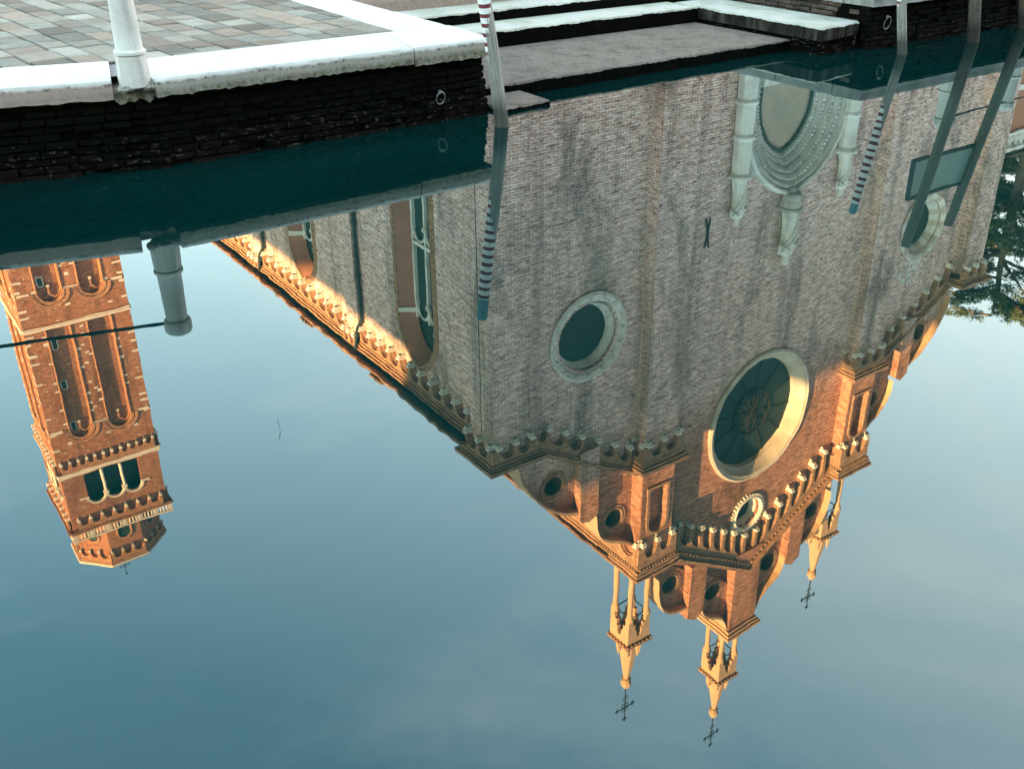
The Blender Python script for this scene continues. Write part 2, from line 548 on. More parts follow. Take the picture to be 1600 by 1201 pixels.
KL = [(-30.0, 19.0), (-6.0, 13.3), (2.95, 11.05)]      # kerb front line, left run
KF = [(2.95, 11.0), (6.15, 11.0), (7.28, 11.05)]        # kerb front line up to the corner
KW = 1.15                                               # kerb depth
b = MB()
tones = []
ang = math.radians(-85.0)
du = Vector((math.cos(ang), math.sin(ang))); dv = Vector((-du.y, du.x))
row = 0
v = -16.0
org = Vector((4.0, 14.0))
while v < 14.0:
    rw = random.choice((0.30, 0.34, 0.38, 0.42))
    u = -22.0 + random.random()
    while u < 12.0:
        ln = random.uniform(0.38, 0.72)
        g_ = 0.009 + random.random() * 0.010
        c = [org + du * a + dv * q for a, q in ((u + g_, v + g_), (u + ln - g_, v + g_), (u + ln - g_, v + rw - g_), (u + g_, v + rw - g_))]
        poly = [(p.x, p.y) for p in c]
        u += ln
        if max(p[1] for p in poly) < 11.5 or min(p[0] for p in poly) > 8 or min(p[1] for p in poly) > 24 or max(p[0] for p in poly) < -8: continue
        poly = clip(poly, (-6.0 + 0.27, 13.3 + 1.07), (2.95 + 0.27, 11.05 + 1.07))
        if len(poly) > 2: poly = clip(poly, (2.9, 12.09), (9.0, 12.12))
        if len(poly) > 2: poly = clip(poly, (6.46, 11.5), (6.62, 24.0))
        if len(poly) < 3: continue
        z = QZ + random.uniform(-0.008, 0.004)
        tx, ty = random.uniform(-.018, .018), random.uniform(-.018, .018)
        cx = sum(p[0] for p in poly) / len(poly); cy = sum(p[1] for p in poly) / len(poly)
        k = len(poly)
        ins = [(cx + (p[0] - cx) * 0.95 + random.uniform(-.006, .006), cy + (p[1] - cy) * 0.95 + random.uniform(-.006, .006)) for p in poly]
        vs = [(p[0], p[1], z + tx * (p[0] - cx) + ty * (p[1] - cy)) for p in ins]
        vs += [(p[0], p[1], z - 0.010 + tx * (p[0] - cx)) for p in poly] + [(p[0], p[1], z - 0.06) for p in poly]
        fs = [tuple(range(k))] + [(i, (i + 1) % k, k + (i + 1) % k, k + i) for i in range(k)] + [(k + i, k + (i + 1) % k, 2 * k + (i + 1) % k, 2 * k + i) for i in range(k)]
        b.add(vs, fs)
        t = random.random()
        base = random.choice(((0.285, 0.25, 0.215), (0.29, 0.225, 0.185), (0.25, 0.235, 0.21), (0.37, 0.34, 0.30), (0.20, 0.175, 0.15), (0.30, 0.28, 0.25), (0.26, 0.22, 0.185)))
        tones += [tuple(x * k_ * (0.50 + 0.62 * t) for x, k_ in zip(base, (1.06, 1.0, 0.90)))] * len(fs)
    v += rw
b.cur = 1
b.add([(-8, 14.9, QZ - 0.022), (2.95, 12.1, QZ - 0.022), (6.47, 12.12, QZ - 0.022), (6.6, 24, QZ - 0.022), (-8, 24, QZ - 0.022)], [(0, 1, 2, 3, 4)])
tones.append((0.1, 0.1, 0.1))
pv = b.build('pavement', [M['slab'], M['joint']])
at = pv.data.attributes.new('tone', 'FLOAT_COLOR', 'FACE')
if len(tones) == len(pv.data.polygons):
    at.data.foreach_set('color', [x for t in tones for x in (*t, 1.0)])
tag(pv, 'grey and brown trachyte paving slabs on the near campo', 'pavement', kind='structure')


def kerb_mat(name, c, dark, moss=1.0, rust=0.0):
    """pale kerb stone: moss low on the front face, which is darker than the top"""
    m, nt, b = new_mat(name, 0.7, 0.3)
    g = N(nt, 'ShaderNodeNewGeometry')
    pos = g.outputs['Position']
    sp = N(nt, 'ShaderNodeSeparateXYZ'); nt.links.new(pos, sp.inputs[0])
    n1 = noise(nt, pos, 2.2, 6.0, 0.65)
    n3 = noise(nt, pos, 34.0, 4.0, 0.7)
    col = mixc(nt, math_(nt, 'MULTIPLY', ramp(nt, n1, 0.52, 0.78), 0.35), c, dark)
    z = math_(nt, 'ADD', sp.outputs[2], math_(nt, 'MULTIPLY', math_(nt, 'SUBTRACT', n1, 0.5), 0.10))
    z = math_(nt, 'ADD', z, math_(nt, 'MULTIPLY', math_(nt, 'SUBTRACT', n3, 0.5), 0.03))
    # darker front below the worn arris
    col = mixc(nt, math_(nt, 'MULTIPLY', ramp(nt, z, QZ - 0.035, QZ - 0.07), 0.85), col, dark)
    n4 = noise(nt, pos, 16.0, 5.0, 0.8)
    edge = math_(nt, 'MULTIPLY', ramp(nt, math_(nt, 'ABSOLUTE', math_(nt, 'SUBTRACT', z, QZ - 0.065)), 0.03, 0.0), ramp(nt, n4, 0.50, 0.60))
    col = mixc(nt, math_(nt, 'MULTIPLY', edge, 0.9), col, (0.03, 0.025, 0.02))
    lo = ramp(nt, z, QZ - 0.105, QZ - 0.165)
    col = mixc(nt, math_(nt, 'MULTIPLY', math_(nt, 'MULTIPLY', lo, ramp(nt, n4, 0.22, 0.62)), 0.95 * moss), col, (0.045, 0.042, 0.006))
    col = mixc(nt, 0.35, col, mixc(nt, n3, (0.5, 0.5, 0.5), (1.4, 1.4, 1.4)), 'MULTIPLY')
    nt.links.new(col, b.inputs['Base Color'])
    bump(nt, b, math_(nt, 'ADD', n4, n3), 0.35, 0.012)
    return m


M['kerb'] = kerb_mat('kerb_stone', (0.66, 0.60, 0.545), (0.26, 0.22, 0.175))
M['kerb_pink'] = kerb_mat('kerb_stone_pink', (0.66, 0.60, 0.545), (0.33, 0.215, 0.17), 0.5)


def rough_slab(mb, pts, z0, z1, rnd=0.05, nseg=26, jag=0.012, inner=None):
    """kerb stone between a front line and a back line, top at z1, with a rounded worn front edge"""
    (f0, f1), (b0, b1) = pts
    f0, f1, b0, b1 = map(Vector, (f0, f1, b0, b1))
    d = (f1 - f0)
    nrm = Vector((d.y, -d.x)).normalized()
    rows = []
    for i in range(nseg + 1):
        t = i / nseg
        f = f0.lerp(f1, t); bk = b0.lerp(b1, t)
        ends = min(t, 1 - t) * d.length
        drop = max(0, 0.05 - ends) * 0.5
        w1, w2, w3 = (random.uniform(-jag, jag) for _ in range(3))
        r2 = rnd * random.uniform(0.8, 1.25)
        prof = [(0.02 + w3, z0 + w2 * 0.8), (w1, z0 + 0.06), (w1 * 0.7, (z0 + z1) / 2), (w1 * 0.6, z1 - r2), (-r2 * 0.3, z1 - r2 * 0.3), (-r2, z1 - 0.003 - drop), (-r2 * 2.5, z1 - drop * 0.5)]
        r = [(f.x + nrm.x * o_, f.y + nrm.y * o_, z) for o_, z in prof]
        r += [(bk.x, bk.y, z1 - 0.002), (bk.x, bk.y, z0)]
        rows.append(r)
    mb.rings(rows)


def quay_brick_mat():
    m, nt, b = new_mat('wet_quay_brick', 0.8, 0.03)
    g = N(nt, 'ShaderNodeNewGeometry')
    pos = g.outputs['Position']
    sp = N(nt, 'ShaderNodeSeparateXYZ'); nt.links.new(pos, sp.inputs[0])
    n1 = noise(nt, pos, 1.7, 6.0, 0.7)
    n2 = noise(nt, pos, 24.0, 5.0, 0.75)
    col = mixc(nt, n1, (0.001, 0.001, 0.0008), (0.0065, 0.0052, 0.0042))
    col = mixc(nt, ramp(nt, n2, 0.45, 0.62), mixc(nt, 0.7, col, (0.004, 0.004, 0.004)), col)
    z = math_(nt, 'ADD', sp.outputs[2], math_(nt, 'MULTIPLY', math_(nt, 'SUBTRACT', n1, 0.5), 0.5))
    col = mixc(nt, math_(nt, 'MULTIPLY', ramp(nt, z, 0.52, 0.75), 0.6), col, (0.007, 0.0085, 0.002))
    # oysters and dried weed in the tidal band
    n3 = noise(nt, vecmul(nt, pos, (1, 1, 2.2)), 15.0, 3.0, 0.6)
    bandm = math_(nt, 'MULTIPLY', ramp(nt, z, 0.40, 0.22), ramp(nt, n3, 0.60, 0.66))
    col = mixc(nt, math_(nt, 'MULTIPLY', bandm, 0.75), col, (0.10, 0.08, 0.068))
    rd = math_(nt, 'MULTIPLY', ramp(nt, z, 0.28, 0.12), ramp(nt, n1, 0.45, 0.6))
    col = mixc(nt, math_(nt, 'MULTIPLY', rd, 0.4), col, (0.022, 0.010, 0.008))
    nt.links.new(col, b.inputs['Base Color'])
    bump(nt, b, math_(nt, 'ADD', n2, n3), 0.9, 0.03)
    return m


M['quaybrick'] = quay_brick_mat()
M['mortar_dark'] = plain_mat('dark_mortar', (0.003, 0.003, 0.0025), 0.9, 0, 0.5, 10)


def brick_courses(mb, p0, p1, z0, z1, batter=0.12, rh=0.082, bl=0.27):
    """wall of separate rough bricks from p0 to p1, leaning out towards the water at its foot"""
    p0, p1 = Vector(p0), Vector(p1)
    L = (p1 - p0).length
    d = (p1 - p0) / L
    nrm = Vector((d.y, -d.x))
    nz = int(round((z1 - z0) / rh))
    for k in range(nz):
        za = z0 + (z1 - z0) * k / nz
        zb = z0 + (z1 - z0) * (k + 1) / nz
        out = batter * (1 - (za - z0) / (z1 - z0)) + random.uniform(-0.004, 0.010)
        s_ = -random.random() * bl
        while s_ < L:
            l_ = bl * random.uniform(0.8, 1.15)
            a, e = max(0, s_), min(L, s_ + l_ - 0.010)
            s_ += l_
            if e - a < 0.03: continue
            q = out + random.uniform(-0.035, 0.022)
            if random.random() < 0.07: q -= 0.07
            A, B = p0 + d * a, p0 + d * e
            i_ = 0.010
            vs = []
            for P, sg in ((A, 1), (B, -1)):
                for zz, zi in ((za + 0.006, 1), (zb - 0.006, -1)):
                    jx, jz = random.uniform(-.012, .012), random.uniform(-.012, .012)
                    f = P + d * (sg * i_ + jx) + nrm * q
                    m_ = P + nrm * (q - 0.014)
                    k_ = P + nrm * (q - 0.18)
                    vs += [(f.x, f.y, zz + zi * i_ + jz), (m_.x, m_.y, zz), (k_.x, k_.y, zz)]
            mb.add(vs, [(0, 3, 9, 6), (0, 6, 7, 1), (3, 4, 10, 9), (0, 1, 4, 3), (6, 9, 10, 7), (1, 7, 8, 2), (4, 5, 11, 10), (1, 2, 5, 4), (7, 10, 11, 8)])


def mooring_ring(parent, x, y, z, r=0.062):
    b = MB()
    pts = [(x + r * math.cos(a), y - 0.035 - 0.02 * math.sin(a), z + r * 1.25 * math.sin(a)) for a in [2 * PI * i / 20 for i in range(21)]]
    b.tube(pts, 0.009, 6)
    b.lathe((x, y - 0.02, z + r * 1.2), [(0.02, -0.02), (0.026, 0.0), (0.02, 0.02)], 8)
    return b.build('mooring_ring', M['ringiron'], parent, True)


M['mortar_dark'].node_tree.nodes['Principled BSDF'].inputs['Specular IOR Level'].default_value = 0.02
M['ringiron'] = plain_mat('worn_ring_iron', (0.20, 0.19, 0.18), 0.45, 0.6, 0.4)

# near quay
q1 = empty('quay_wall', (3.0, 11.2, 0), 'dark mossy brick quay wall topped by broad pale kerb stones, beside the stone pillar', 'quay wall', None)
b = MB()
brick_courses(b, (2.90, 11.13), (7.20, 11.13), -0.12, QZ - 0.20, 0.16)
brick_courses(b, (-8.0, 13.93), (3.08, 11.10), -0.12, QZ - 0.20, 0.14)
brick_courses(b, (7.20, 11.13), (7.27, 16.2), -0.12, QZ - 0.20, 0.02)
b.cur = 1
b.prism(FLOOR, [(2.95, 11.12), (7.17, 11.12), (7.24, 16.2), (2.95, 16.2)], -0.3, QZ - 0.21)
b.prism(FLOOR, [(-30, 19.6), (-8.0, 13.94), (2.93, 11.17), (2.93, 16.2), (-30, 24.0)], -0.3, QZ - 0.21)
b.build('brick_face', [M['quaybrick'], M['mortar_dark']], q1)
b = MB()
rough_slab(b, (((-1.6, 12.19), (2.62, 11.13)), ((-1.33, 13.26), (2.88, 12.18))), QZ - 0.20, QZ, 0.035, 40)
b.build('kerb_stone', M['kerb_pink'], q1, True)
b = MB()
rough_slab(b, (((-8.0, 13.80), (-1.62, 12.195)), ((-7.73, 14.87), (-1.35, 13.265))), QZ - 0.20, QZ, 0.035, 40)
b.build('kerb_stone', M['kerb_pink'], q1, True)
b = MB()
rough_slab(b, (((3.02, 10.99), (6.12, 10.99)), ((3.0, 12.08), (6.30, 12.10))), QZ - 0.20, QZ, 0.045, 60, 0.014)
b.build('kerb_stone', M['kerb'], q1, True)
b = MB()
rough_slab(b, (((6.135, 10.99), (7.29, 11.02)), ((6.312, 12.10), (7.31, 12.12))), QZ - 0.23, QZ, 0.05, 30, 0.012)
b.build('kerb_stone', M['kerb'], q1, True)
for ya, yb in ((12.13, 13.65), (13.66, 15.4), (15.41, 17.2)):
    b = MB()
    rough_slab(b, (((7.31, ya), (7.33, yb)), ((6.48 + (ya - 12) * 0.013, ya), (6.48 + (yb - 12) * 0.013, yb))), QZ - 0.20, QZ, 0.03, 20, 0.006)
    b.build('kerb_stone', M['kerb'], q1, True)
# broken kerb around the foot of the pillar: a sunk stump of stone and rubble
b = MB()
rough_slab(b, (((2.63, 11.16), (3.01, 11.08)), ((2.89, 12.16), (3.0, 12.1))), QZ - 0.24, QZ - 0.13, 0.04, 8, 0.035)
for i in range(26):
    cx, cy, s_ = random.uniform(2.70, 3.05), random.uniform(11.03, 11.16), random.uniform(0.025, 0.07)
    pts = []
    for j, (r, z) in enumerate(((0.6, -1), (1.0, -0.2), (0.7, 0.6), (0.2, 0.8))):
        pts.append([(cx + s_ * r * random.uniform(0.7, 1.2) * math.cos(a), cy + s_ * r * random.uniform(0.7, 1.2) * math.sin(a), QZ - 0.085 + s_ * 0.7 * z) for a in [2 * PI * q / 7 for q in range(7)]])
    b.rings(pts)
b.build('broken_kerb', M['kerb'], q1)
mooring_ring(q1, 6.46, 11.0, 0.30)

# ------------------------------------------------------------------ landing steps
M['landing'] = stone_mat('landing_stone', (0.22, 0.165, 0.13), (0.075, 0.068, 0.045), 0.95, 2.2, 0.9, 0.9, 0.15, 0.9)
M['tread'] = stone_mat('worn_tread', (0.50, 0.45, 0.385), (0.15, 0.19, 0.07), 0.75, 0.9, 0.8, 0.4, 0.1, 0.3)
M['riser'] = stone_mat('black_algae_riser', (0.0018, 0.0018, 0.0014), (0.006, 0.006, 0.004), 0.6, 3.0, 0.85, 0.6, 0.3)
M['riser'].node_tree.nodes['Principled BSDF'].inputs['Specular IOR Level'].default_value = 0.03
M['moss'] = stone_mat('green_algae', (0.10, 0.14, 0.06), (0.30, 0.30, 0.22), 0.6, 3.0, 0.9, 0.5)


def step_block(name, poly, z0, z1, parent, top, side, jag=0.006):
    """stone block with a worn upper edge: rows along the outline"""
    b = MB()
    P = []
    for i in range(len(poly)):
        a, c = Vector(poly[i]), Vector(poly[(i + 1) % len(poly)])
        n_ = max(1, int((c - a).length / 0.05))
        P += [a.lerp(c, t / n_) for t in range(n_)]
    cen = sum(P, Vector((0, 0))) / len(P)
    k = len(P)
    lo, mid, up, inn = [], [], [], []
    for p in P:
        d = (cen - p).normalized()
        j = random.uniform(-jag, jag)
        w = 1.0 + 0.35 * math.sin(p.x * 7.3 + p.y * 5) * math.sin(p.x * 2.1) + random.uniform(-0.25, 0.25)
        lo.append((p.x, p.y, z0)); mid.append((p.x + d.x * j, p.y + d.y * j, z1 - 0.03 * w))
        q = p + d * 0.022 * w
        up.append((q.x, q.y, z1 - 0.004))
        q = p + d * 0.07
        inn.append((q.x, q.y, z1))
    b.cur = 1
    b.rings([lo, mid], cap=False)
    b.cur = 0
    b.rings([mid, up, inn], cap=False)
    b.add(inn, [tuple(range(k))])
    return b.build(name, [top, side], parent, False)


M['stained'] = stone_mat('stained_block', (0.016, 0.013, 0.010), (0.12, 0.105, 0.085), 0.3, 1.6, 0.85, 0.4, 0.7)
M['stained'].node_tree.nodes['Principled BSDF'].inputs['Specular IOR Level'].default_value = 0.03
M['kerb_grey'] = stone_mat('kerb_grey', (0.27, 0.25, 0.225), (0.09, 0.09, 0.075), 0.8, 1.3, bump_s=0.4)
st = empty('landing_steps', (10.5, 12.5, 0), 'stone water steps with a broad pinkish landing slab set between the two quay walls', 'steps')
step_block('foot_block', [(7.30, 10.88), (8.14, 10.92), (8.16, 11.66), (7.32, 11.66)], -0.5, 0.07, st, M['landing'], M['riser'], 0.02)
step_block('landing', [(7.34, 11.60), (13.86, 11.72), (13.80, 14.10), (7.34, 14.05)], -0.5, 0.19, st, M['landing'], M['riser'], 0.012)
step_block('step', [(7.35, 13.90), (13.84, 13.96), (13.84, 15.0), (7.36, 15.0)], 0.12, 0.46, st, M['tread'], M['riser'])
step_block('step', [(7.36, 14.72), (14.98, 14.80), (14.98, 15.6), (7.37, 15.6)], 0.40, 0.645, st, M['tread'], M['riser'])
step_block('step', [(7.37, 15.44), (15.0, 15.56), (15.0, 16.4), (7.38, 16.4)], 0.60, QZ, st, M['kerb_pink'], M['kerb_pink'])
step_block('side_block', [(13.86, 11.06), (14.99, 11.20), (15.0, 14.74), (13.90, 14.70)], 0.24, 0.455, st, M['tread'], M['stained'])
b = MB()
brick_courses(b, (13.93, 11.16), (14.97, 11.27), -0.12, 0.235, 0.06)
brick_courses(b, (13.93, 14.6), (13.93, 11.16), -0.12, 0.235, 0.02)
b.cur = 1
b.prism(FLOOR, [(13.95, 11.2), (14.95, 11.3), (14.95, 14.6), (13.95, 14.6)], -0.3, 0.23)
b.build('block_base', [M['quaybrick'], M['mortar_dark']], st)

# far quay beyond the steps
q2 = empty('quay_wall', (16.0, 11.2, 0), 'black brick quay wall under a grey kerb, beyond the water steps', 'quay wall')
b = MB()
brick_courses(b, (15.06, 11.10), (34.0, 11.12), -0.12, QZ - 0.26, 0.16)
b.cur = 1
b.prism(FLOOR, [(15.08, 11.14), (60.0, 11.16), (60, 11.8), (15.08, 11.8)], -0.3, QZ - 0.265)
b.build('brick_face', [M['quaybrick'], M['mortar_dark']], q2)
b = MB()
brick_courses(b, (15.06, 16.2), (15.06, 11.30), -0.12, QZ - 0.26, 0.0)
M['sidebrick'] = brick_mat('side_brick', (0.06, 0.036, 0.027), (0.10, 0.065, 0.05), (0.07, 0.06, 0.05), 0.27, 0.09, stain=(0.02, 0.02, 0.015), stain_amt=0.8, pale=(0.2, 0.15, 0.12), pale_amt=0.3)
b.build('return_face', M['sidebrick'], q2)
x = 15.04
lens = [1.6, 1.9, 1.45, 1.7, 2.0, 1.5, 1.8, 1.6, 1.9, 2.0]
for i, l_ in enumerate(lens):
    b = MB()
    rough_slab(b, (((x, 11.0), (x + l_ - 0.012, 11.0)), ((x, 11.62), (x + l_ - 0.012, 11.62))), QZ - 0.26, QZ - 0.06, 0.03, 16, 0.008)
    b.build('kerb_stone', M['kerb_grey'], q2, True)
    x += l_
for ya, yb in ((16.4, 14.8), (14.78, 13.0), (12.98, 11.64)):
    b = MB()
    rough_slab(b, (((15.04, ya), (15.04, yb)), ((15.6, ya), (15.6, yb))), QZ - 0.26, QZ - 0.06, 0.03, 14, 0.008)
    b.build('kerb_stone', M['kerb_grey'], q2, True)
mooring_ring(q2, 15.42, 10.98, 0.42, 0.085)


# ------------------------------------------------------------------ stone pillars and rails
M['pillar'] = stone_mat('pillar_stone', (0.70, 0.63, 0.555), (0.36, 0.33, 0.30), 0.5, 2.2, 0.7, 0.3, 0.7)


def pillar(label, x, y, z, s=1.0, cap='dome', h=1.07):
    t = empty('stone_pillar', (x, y, z), label, 'pillar', 'stone pillars of the quay railings')
    b = MB()
    b.lathe((x, y, z - 0.09), [(0.165 * s, 0.0), (0.168 * s, 0.10), (0.158 * s, 0.31), (0.150 * s, 0.325)], 8, PI / 8)
    b.build('base', M['pillar'], t, False, None, 0.008)
    b = MB()
    b.lathe((x, y, z), [(0.150 * s, 0.236), (0.166 * s, 0.245), (0.166 * s, 0.272), (0.150 * s, 0.285), (0.138 * s, 0.30), (0.133 * s, 0.5), (0.122 * s, h - 0.20)], 28)
    b.build('shaft', M['pillar'], t, True)
    b = MB()
    if cap == 'dome':
        b.lathe((x, y, z), [(0.120 * s, h - 0.20), (0.150 * s, h - 0.185), (0.160 * s, h - 0.15), (0.158 * s, h - 0.06), (0.145 * s, h - 0.035), (0.09 * s, h - 0.005), (0.03 * s, h + 0.02), (0.0, h + 0.022)], 28)
    else:
        b.lathe((x, y, z), [(0.120 * s, h - 0.20), (0.148 * s, h - 0.18), (0.150 * s, h - 0.10), (0.12 * s, h - 0.03), (0.06 * s, h), (0.0, h + 0.005)], 9)
    b.build('cap', M['pillar'], t, cap == 'dome')
    return t


pillar('pale stone pillar on the broken near kerb, left of the mooring pole', 2.86, 11.14, QZ, 0.98)
pillar('stout grey stone pillar on the kerb of the far quay, between two plain poles', 18.25, 11.28, QZ - 0.06, 1.45, 'worn', 0.98)
pillar('grey stone pillar at the far end of the iron rail, past the last pole', 20.55, 11.35, QZ - 0.06, 1.15, 'worn', 0.98)
pillar('stone pillar off along the near kerb holding the other end of its rail', -1.2, 12.28, QZ, 0.98)
b = MB()
b.tube([(2.76, 11.16, 1.875), (0.8, 11.68, 1.86), (-1.1, 12.24, 1.875)], 0.021, 8)
o = b.build('hand_rail', M['iron'])
tag(o, 'thin black iron rail running from the near pillar out to the left', 'rail', 'iron rails between the pillars')
b = MB()
b.tube([(18.42, 11.28, 1.70), (20.42, 11.34, 1.69)], 0.020, 8)
b.tube([(20.62, 11.34, 1.69), (25.0, 11.5, 1.69)], 0.020, 8)
o = b.build('hand_rail', M['iron'])
tag(o, 'thin black iron rail between the two pillars of the far quay', 'rail', 'iron rails between the pillars')

M['greenpaint'] = plain_mat('dark_green_paint', (0.008, 0.055, 0.035), 0.45, 0, 0.3, 4)
gb = empty('storage_box', (20.3, 12.6, QZ - 0.03), 'low dark green box on the far quay behind the iron rail', 'box')
b = MB(); b.box(19.75, 21.75, 12.3, 13.0, QZ - 0.03, 1.24); b.build('body', M['greenpaint'], gb, False, None, 0.02)
b = MB(); b.box(19.70, 21.80, 12.25, 13.05, 1.243, 1.31); b.build('lid', M['greenpaint'], gb, False, None, 0.015)


# ------------------------------------------------------------------ mooring poles
def pole_mat(name, stripes, z0, z1, period, cols=((0.42, 0.38, 0.33), (0.19, 0.17, 0.15)), wet=0.35):
    m, nt, b = new_mat(name, 0.75, 0.25)
    tc = N(nt, 'ShaderNodeTexCoord')
    pos = tc.outputs['Object']
    sp = N(nt, 'ShaderNodeSeparateXYZ'); nt.links.new(pos, sp.inputs[0])
    z = sp.outputs[2]
    gr = noise(nt, vecmul(nt, pos, (1, 1, 0.05)), 42.0, 5.0, 0.65)
    pat = noise(nt, vecmul(nt, pos, (1, 1, 0.35)), 9.0, 4.0, 0.6)
    col = mixc(nt, ramp(nt, gr, 0.35, 0.68), cols[1], cols[0])
    col = mixc(nt, math_(nt, 'MULTIPLY', ramp(nt, pat, 0.55, 0.75), 0.5), col, tuple(0.35 * c for c in cols[1]))
    if stripes:
        ph = math_(nt, 'FRACT', math_(nt, 'DIVIDE', math_(nt, 'ADD', z, 0.0), period))
        red = math_(nt, 'LESS_THAN', ph, 0.42)
        paint = mixc(nt, red, (0.80, 0.77, 0.72), (0.17, 0.035, 0.04))
        top = math_(nt, 'GREATER_THAN', z, z1)
        paint = mixc(nt, top, paint, (0.14, 0.27, 0.30))
        # paint flaked off, more and more towards the foot and on the weather side
        side = math_(nt, 'ADD', math_(nt, 'MULTIPLY', sp.outputs[0], -4.9), math_(nt, 'MULTIPLY', sp.outputs[1], 3.7))
        side = math_(nt, 'ADD', side, 0.62)
        cov = math_(nt, 'ADD', math_(nt, 'MULTIPLY', ramp(nt, z, z0 - 0.25, z0 + 0.45), 0.78), 0.08)
        keep = math_(nt, 'ADD', math_(nt, 'ADD', side, cov), math_(nt, 'MULTIPLY', math_(nt, 'SUBTRACT', gr, 0.5), 1.2))
        keep = ramp(nt, math_(nt, 'ADD', keep, math_(nt, 'MULTIPLY', math_(nt, 'SUBTRACT', pat, 0.5), 0.8)), 0.98, 1.06)
        keep = math_(nt, 'MULTIPLY', keep, math_(nt, 'GREATER_THAN', z, z0 - 0.3))
        col = mixc(nt, keep, col, paint)
    if not stripes:      # dry, silvered wood above the splash zone
        dry = ramp(nt, math_(nt, 'ADD', z, math_(nt, 'MULTIPLY', pat, 0.5)), 0.95, 1.5)
        col = mixc(nt, math_(nt, 'MULTIPLY', dry, 0.85), col, mixc(nt, gr, (0.07, 0.08, 0.06), (0.28, 0.28, 0.23)))
    low = ramp(nt, math_(nt, 'ADD', z, math_(nt, 'MULTIPLY', pat, 0.3)), wet + 0.25, wet)
    col = mixc(nt, math_(nt, 'MULTIPLY', low, 0.8), col, (0.022, 0.02, 0.016))
    nt.links.new(col, b.inputs['Base Color'])
    bump(nt, b, math_(nt, 'ADD', gr, pat), 0.6, 0.012)
    return m


def pole(label, base, top, r0_, r1_, mat):
    base, top = Vector(base), Vector(top)
    d = top - base
    L = d.length
    b = MB()
    seg = 22
    rs = []
    for i in range(17):
        t = -0.10 + 1.10 * i / 16
        r = r0_ + (r1_ - r0_) * max(0, t)
        if i == 16: r *= 0.80
        if i == 15: t = 0.985
        wx = 0.012 * math.sin(t * 5 + base.x); wy = 0.012 * math.sin(t * 4 + base.y)
        rs.append([(wx + r * (1 + 0.05 * math.sin(3 * a + base.x) + random.uniform(-.015, .015)) * math.cos(a), wy + r * (1 + 0.04 * math.sin(2 * a)) * math.sin(a), t * L) for a in [2 * PI * j / seg for j in range(seg)]])
    b.rings(rs)
    o = b.build('mooring_pole', mat, None, True)
    o.location = base
    o.rotation_euler = d.to_track_quat('Z', 'Y').to_euler()
    o.rotation_mode = 'QUATERNION'
    o.rotation_quaternion = Vector((0, 0, 1)).rotation_difference(d.normalized())
    return tag(o, label, 'mooring pole', 'wooden mooring poles standing in the canal')


pole('grey mooring pole with worn red and white bands, beside the near quay corner', (6.96, 10.36, 0), (6.62, 10.36, 2.58), 0.088, 0.074, pole_mat('pole_near', True, 1.15, 2.30, 0.112))
pole('slim mooring pole with red and white bands, in front of the far quay mooring ring', (15.20, 10.42, 0), (14.50, 10.42, 2.70), 0.082, 0.070, pole_mat('pole_mid', True, 1.15, 2.60, 0.125))
M['polebrown'] = pole_mat('pole_brown', False, 0, 0, 1, ((0.15, 0.115, 0.09), (0.06, 0.045, 0.035)), 0.4)
pole('thick plain brown pole holding the left edge of the grey board', (17.35, 10.45, 0), (16.38, 10.45, 3.77), 0.112, 0.095, M['polebrown'])
pole('thick plain brown pole holding the right edge of the grey board', (19.42, 10.70, 0), (18.16, 10.70, 3.81), 0.112, 0.095, M['polebrown'])
M['board'] = plain_mat('grey_green_board', (0.30, 0.40, 0.34), 0.5, 0, 0.15, 3)
M['boardframe'] = plain_mat('dark_board_frame', (0.03, 0.06, 0.055), 0.6, 0, 0.3, 8)
sb = empty('sign_board', (17.5, 10.75, 2.18), 'blank grey green board in a dark frame fixed between two plain poles', 'board')
b = MB(); b.box(16.66, 18.56, 10.74, 10.77, 2.22, 2.90); b.build('panel', M['board'], sb)
b = MB()
for x0, x1, z0, z1 in ((16.60, 18.62, 2.16, 2.217), (16.60, 18.62, 2.903, 2.955), (16.60, 16.657, 2.22, 2.90), (18.563, 18.62, 2.22, 2.90)):
    b.box(x0, x1, 10.72, 10.79, z0, z1)
b.build('frame', M['boardframe'], sb)

# ------------------------------------------------------------------ church: building pieces
def circle(cu, cv, r, seg=48):
    return [(cu + r * math.cos(2 * PI * i / seg), cv + r * math.sin(2 * PI * i / seg)) for i in range(seg)]


def round_top(cu, hw, z0, zs, seg=14):
    """outline of a round-headed opening"""
    return [(cu - hw, z0), (cu + hw, z0)] + [(cu + hw * math.cos(PI * i / seg), zs + hw * math.sin(PI * i / seg)) for i in range(seg + 1)]


def pointed(cu, R, c, d, zs, seg=12):
    """left springing, apex, right springing of a pointed arch of radius R + d"""
    r = R + d
    a1 = math.acos(c / r)
    lt = [(cu + c - r * math.cos(a1 * i / seg), zs + r * math.sin(a1 * i / seg)) for i in range(seg + 1)]
    return lt + [(2 * cu - u, v) for u, v in reversed(lt[:-1])]


def pointed_hole(cu, R, c, zs, z0, seg=12):
    p = pointed(cu, R, c, 0, zs, seg)
    return [(p[-1][0], z0)] + p[::-1] + [(p[0][0], z0)]


def arch_sweep(mb, F, cu, R, c, zs, z0, prof, seg=14):
    curves = []
    for d, n in prof:
        p = pointed(cu, R, c, d, zs, seg)
        p = [(p[0][0], z0)] + p + [(p[-1][0], z0)]
        curves.append([F(u, v, n) for u, v in p])
    mb.strip([[cv_[i] for cv_ in curves] for i in range(len(curves[0]))])


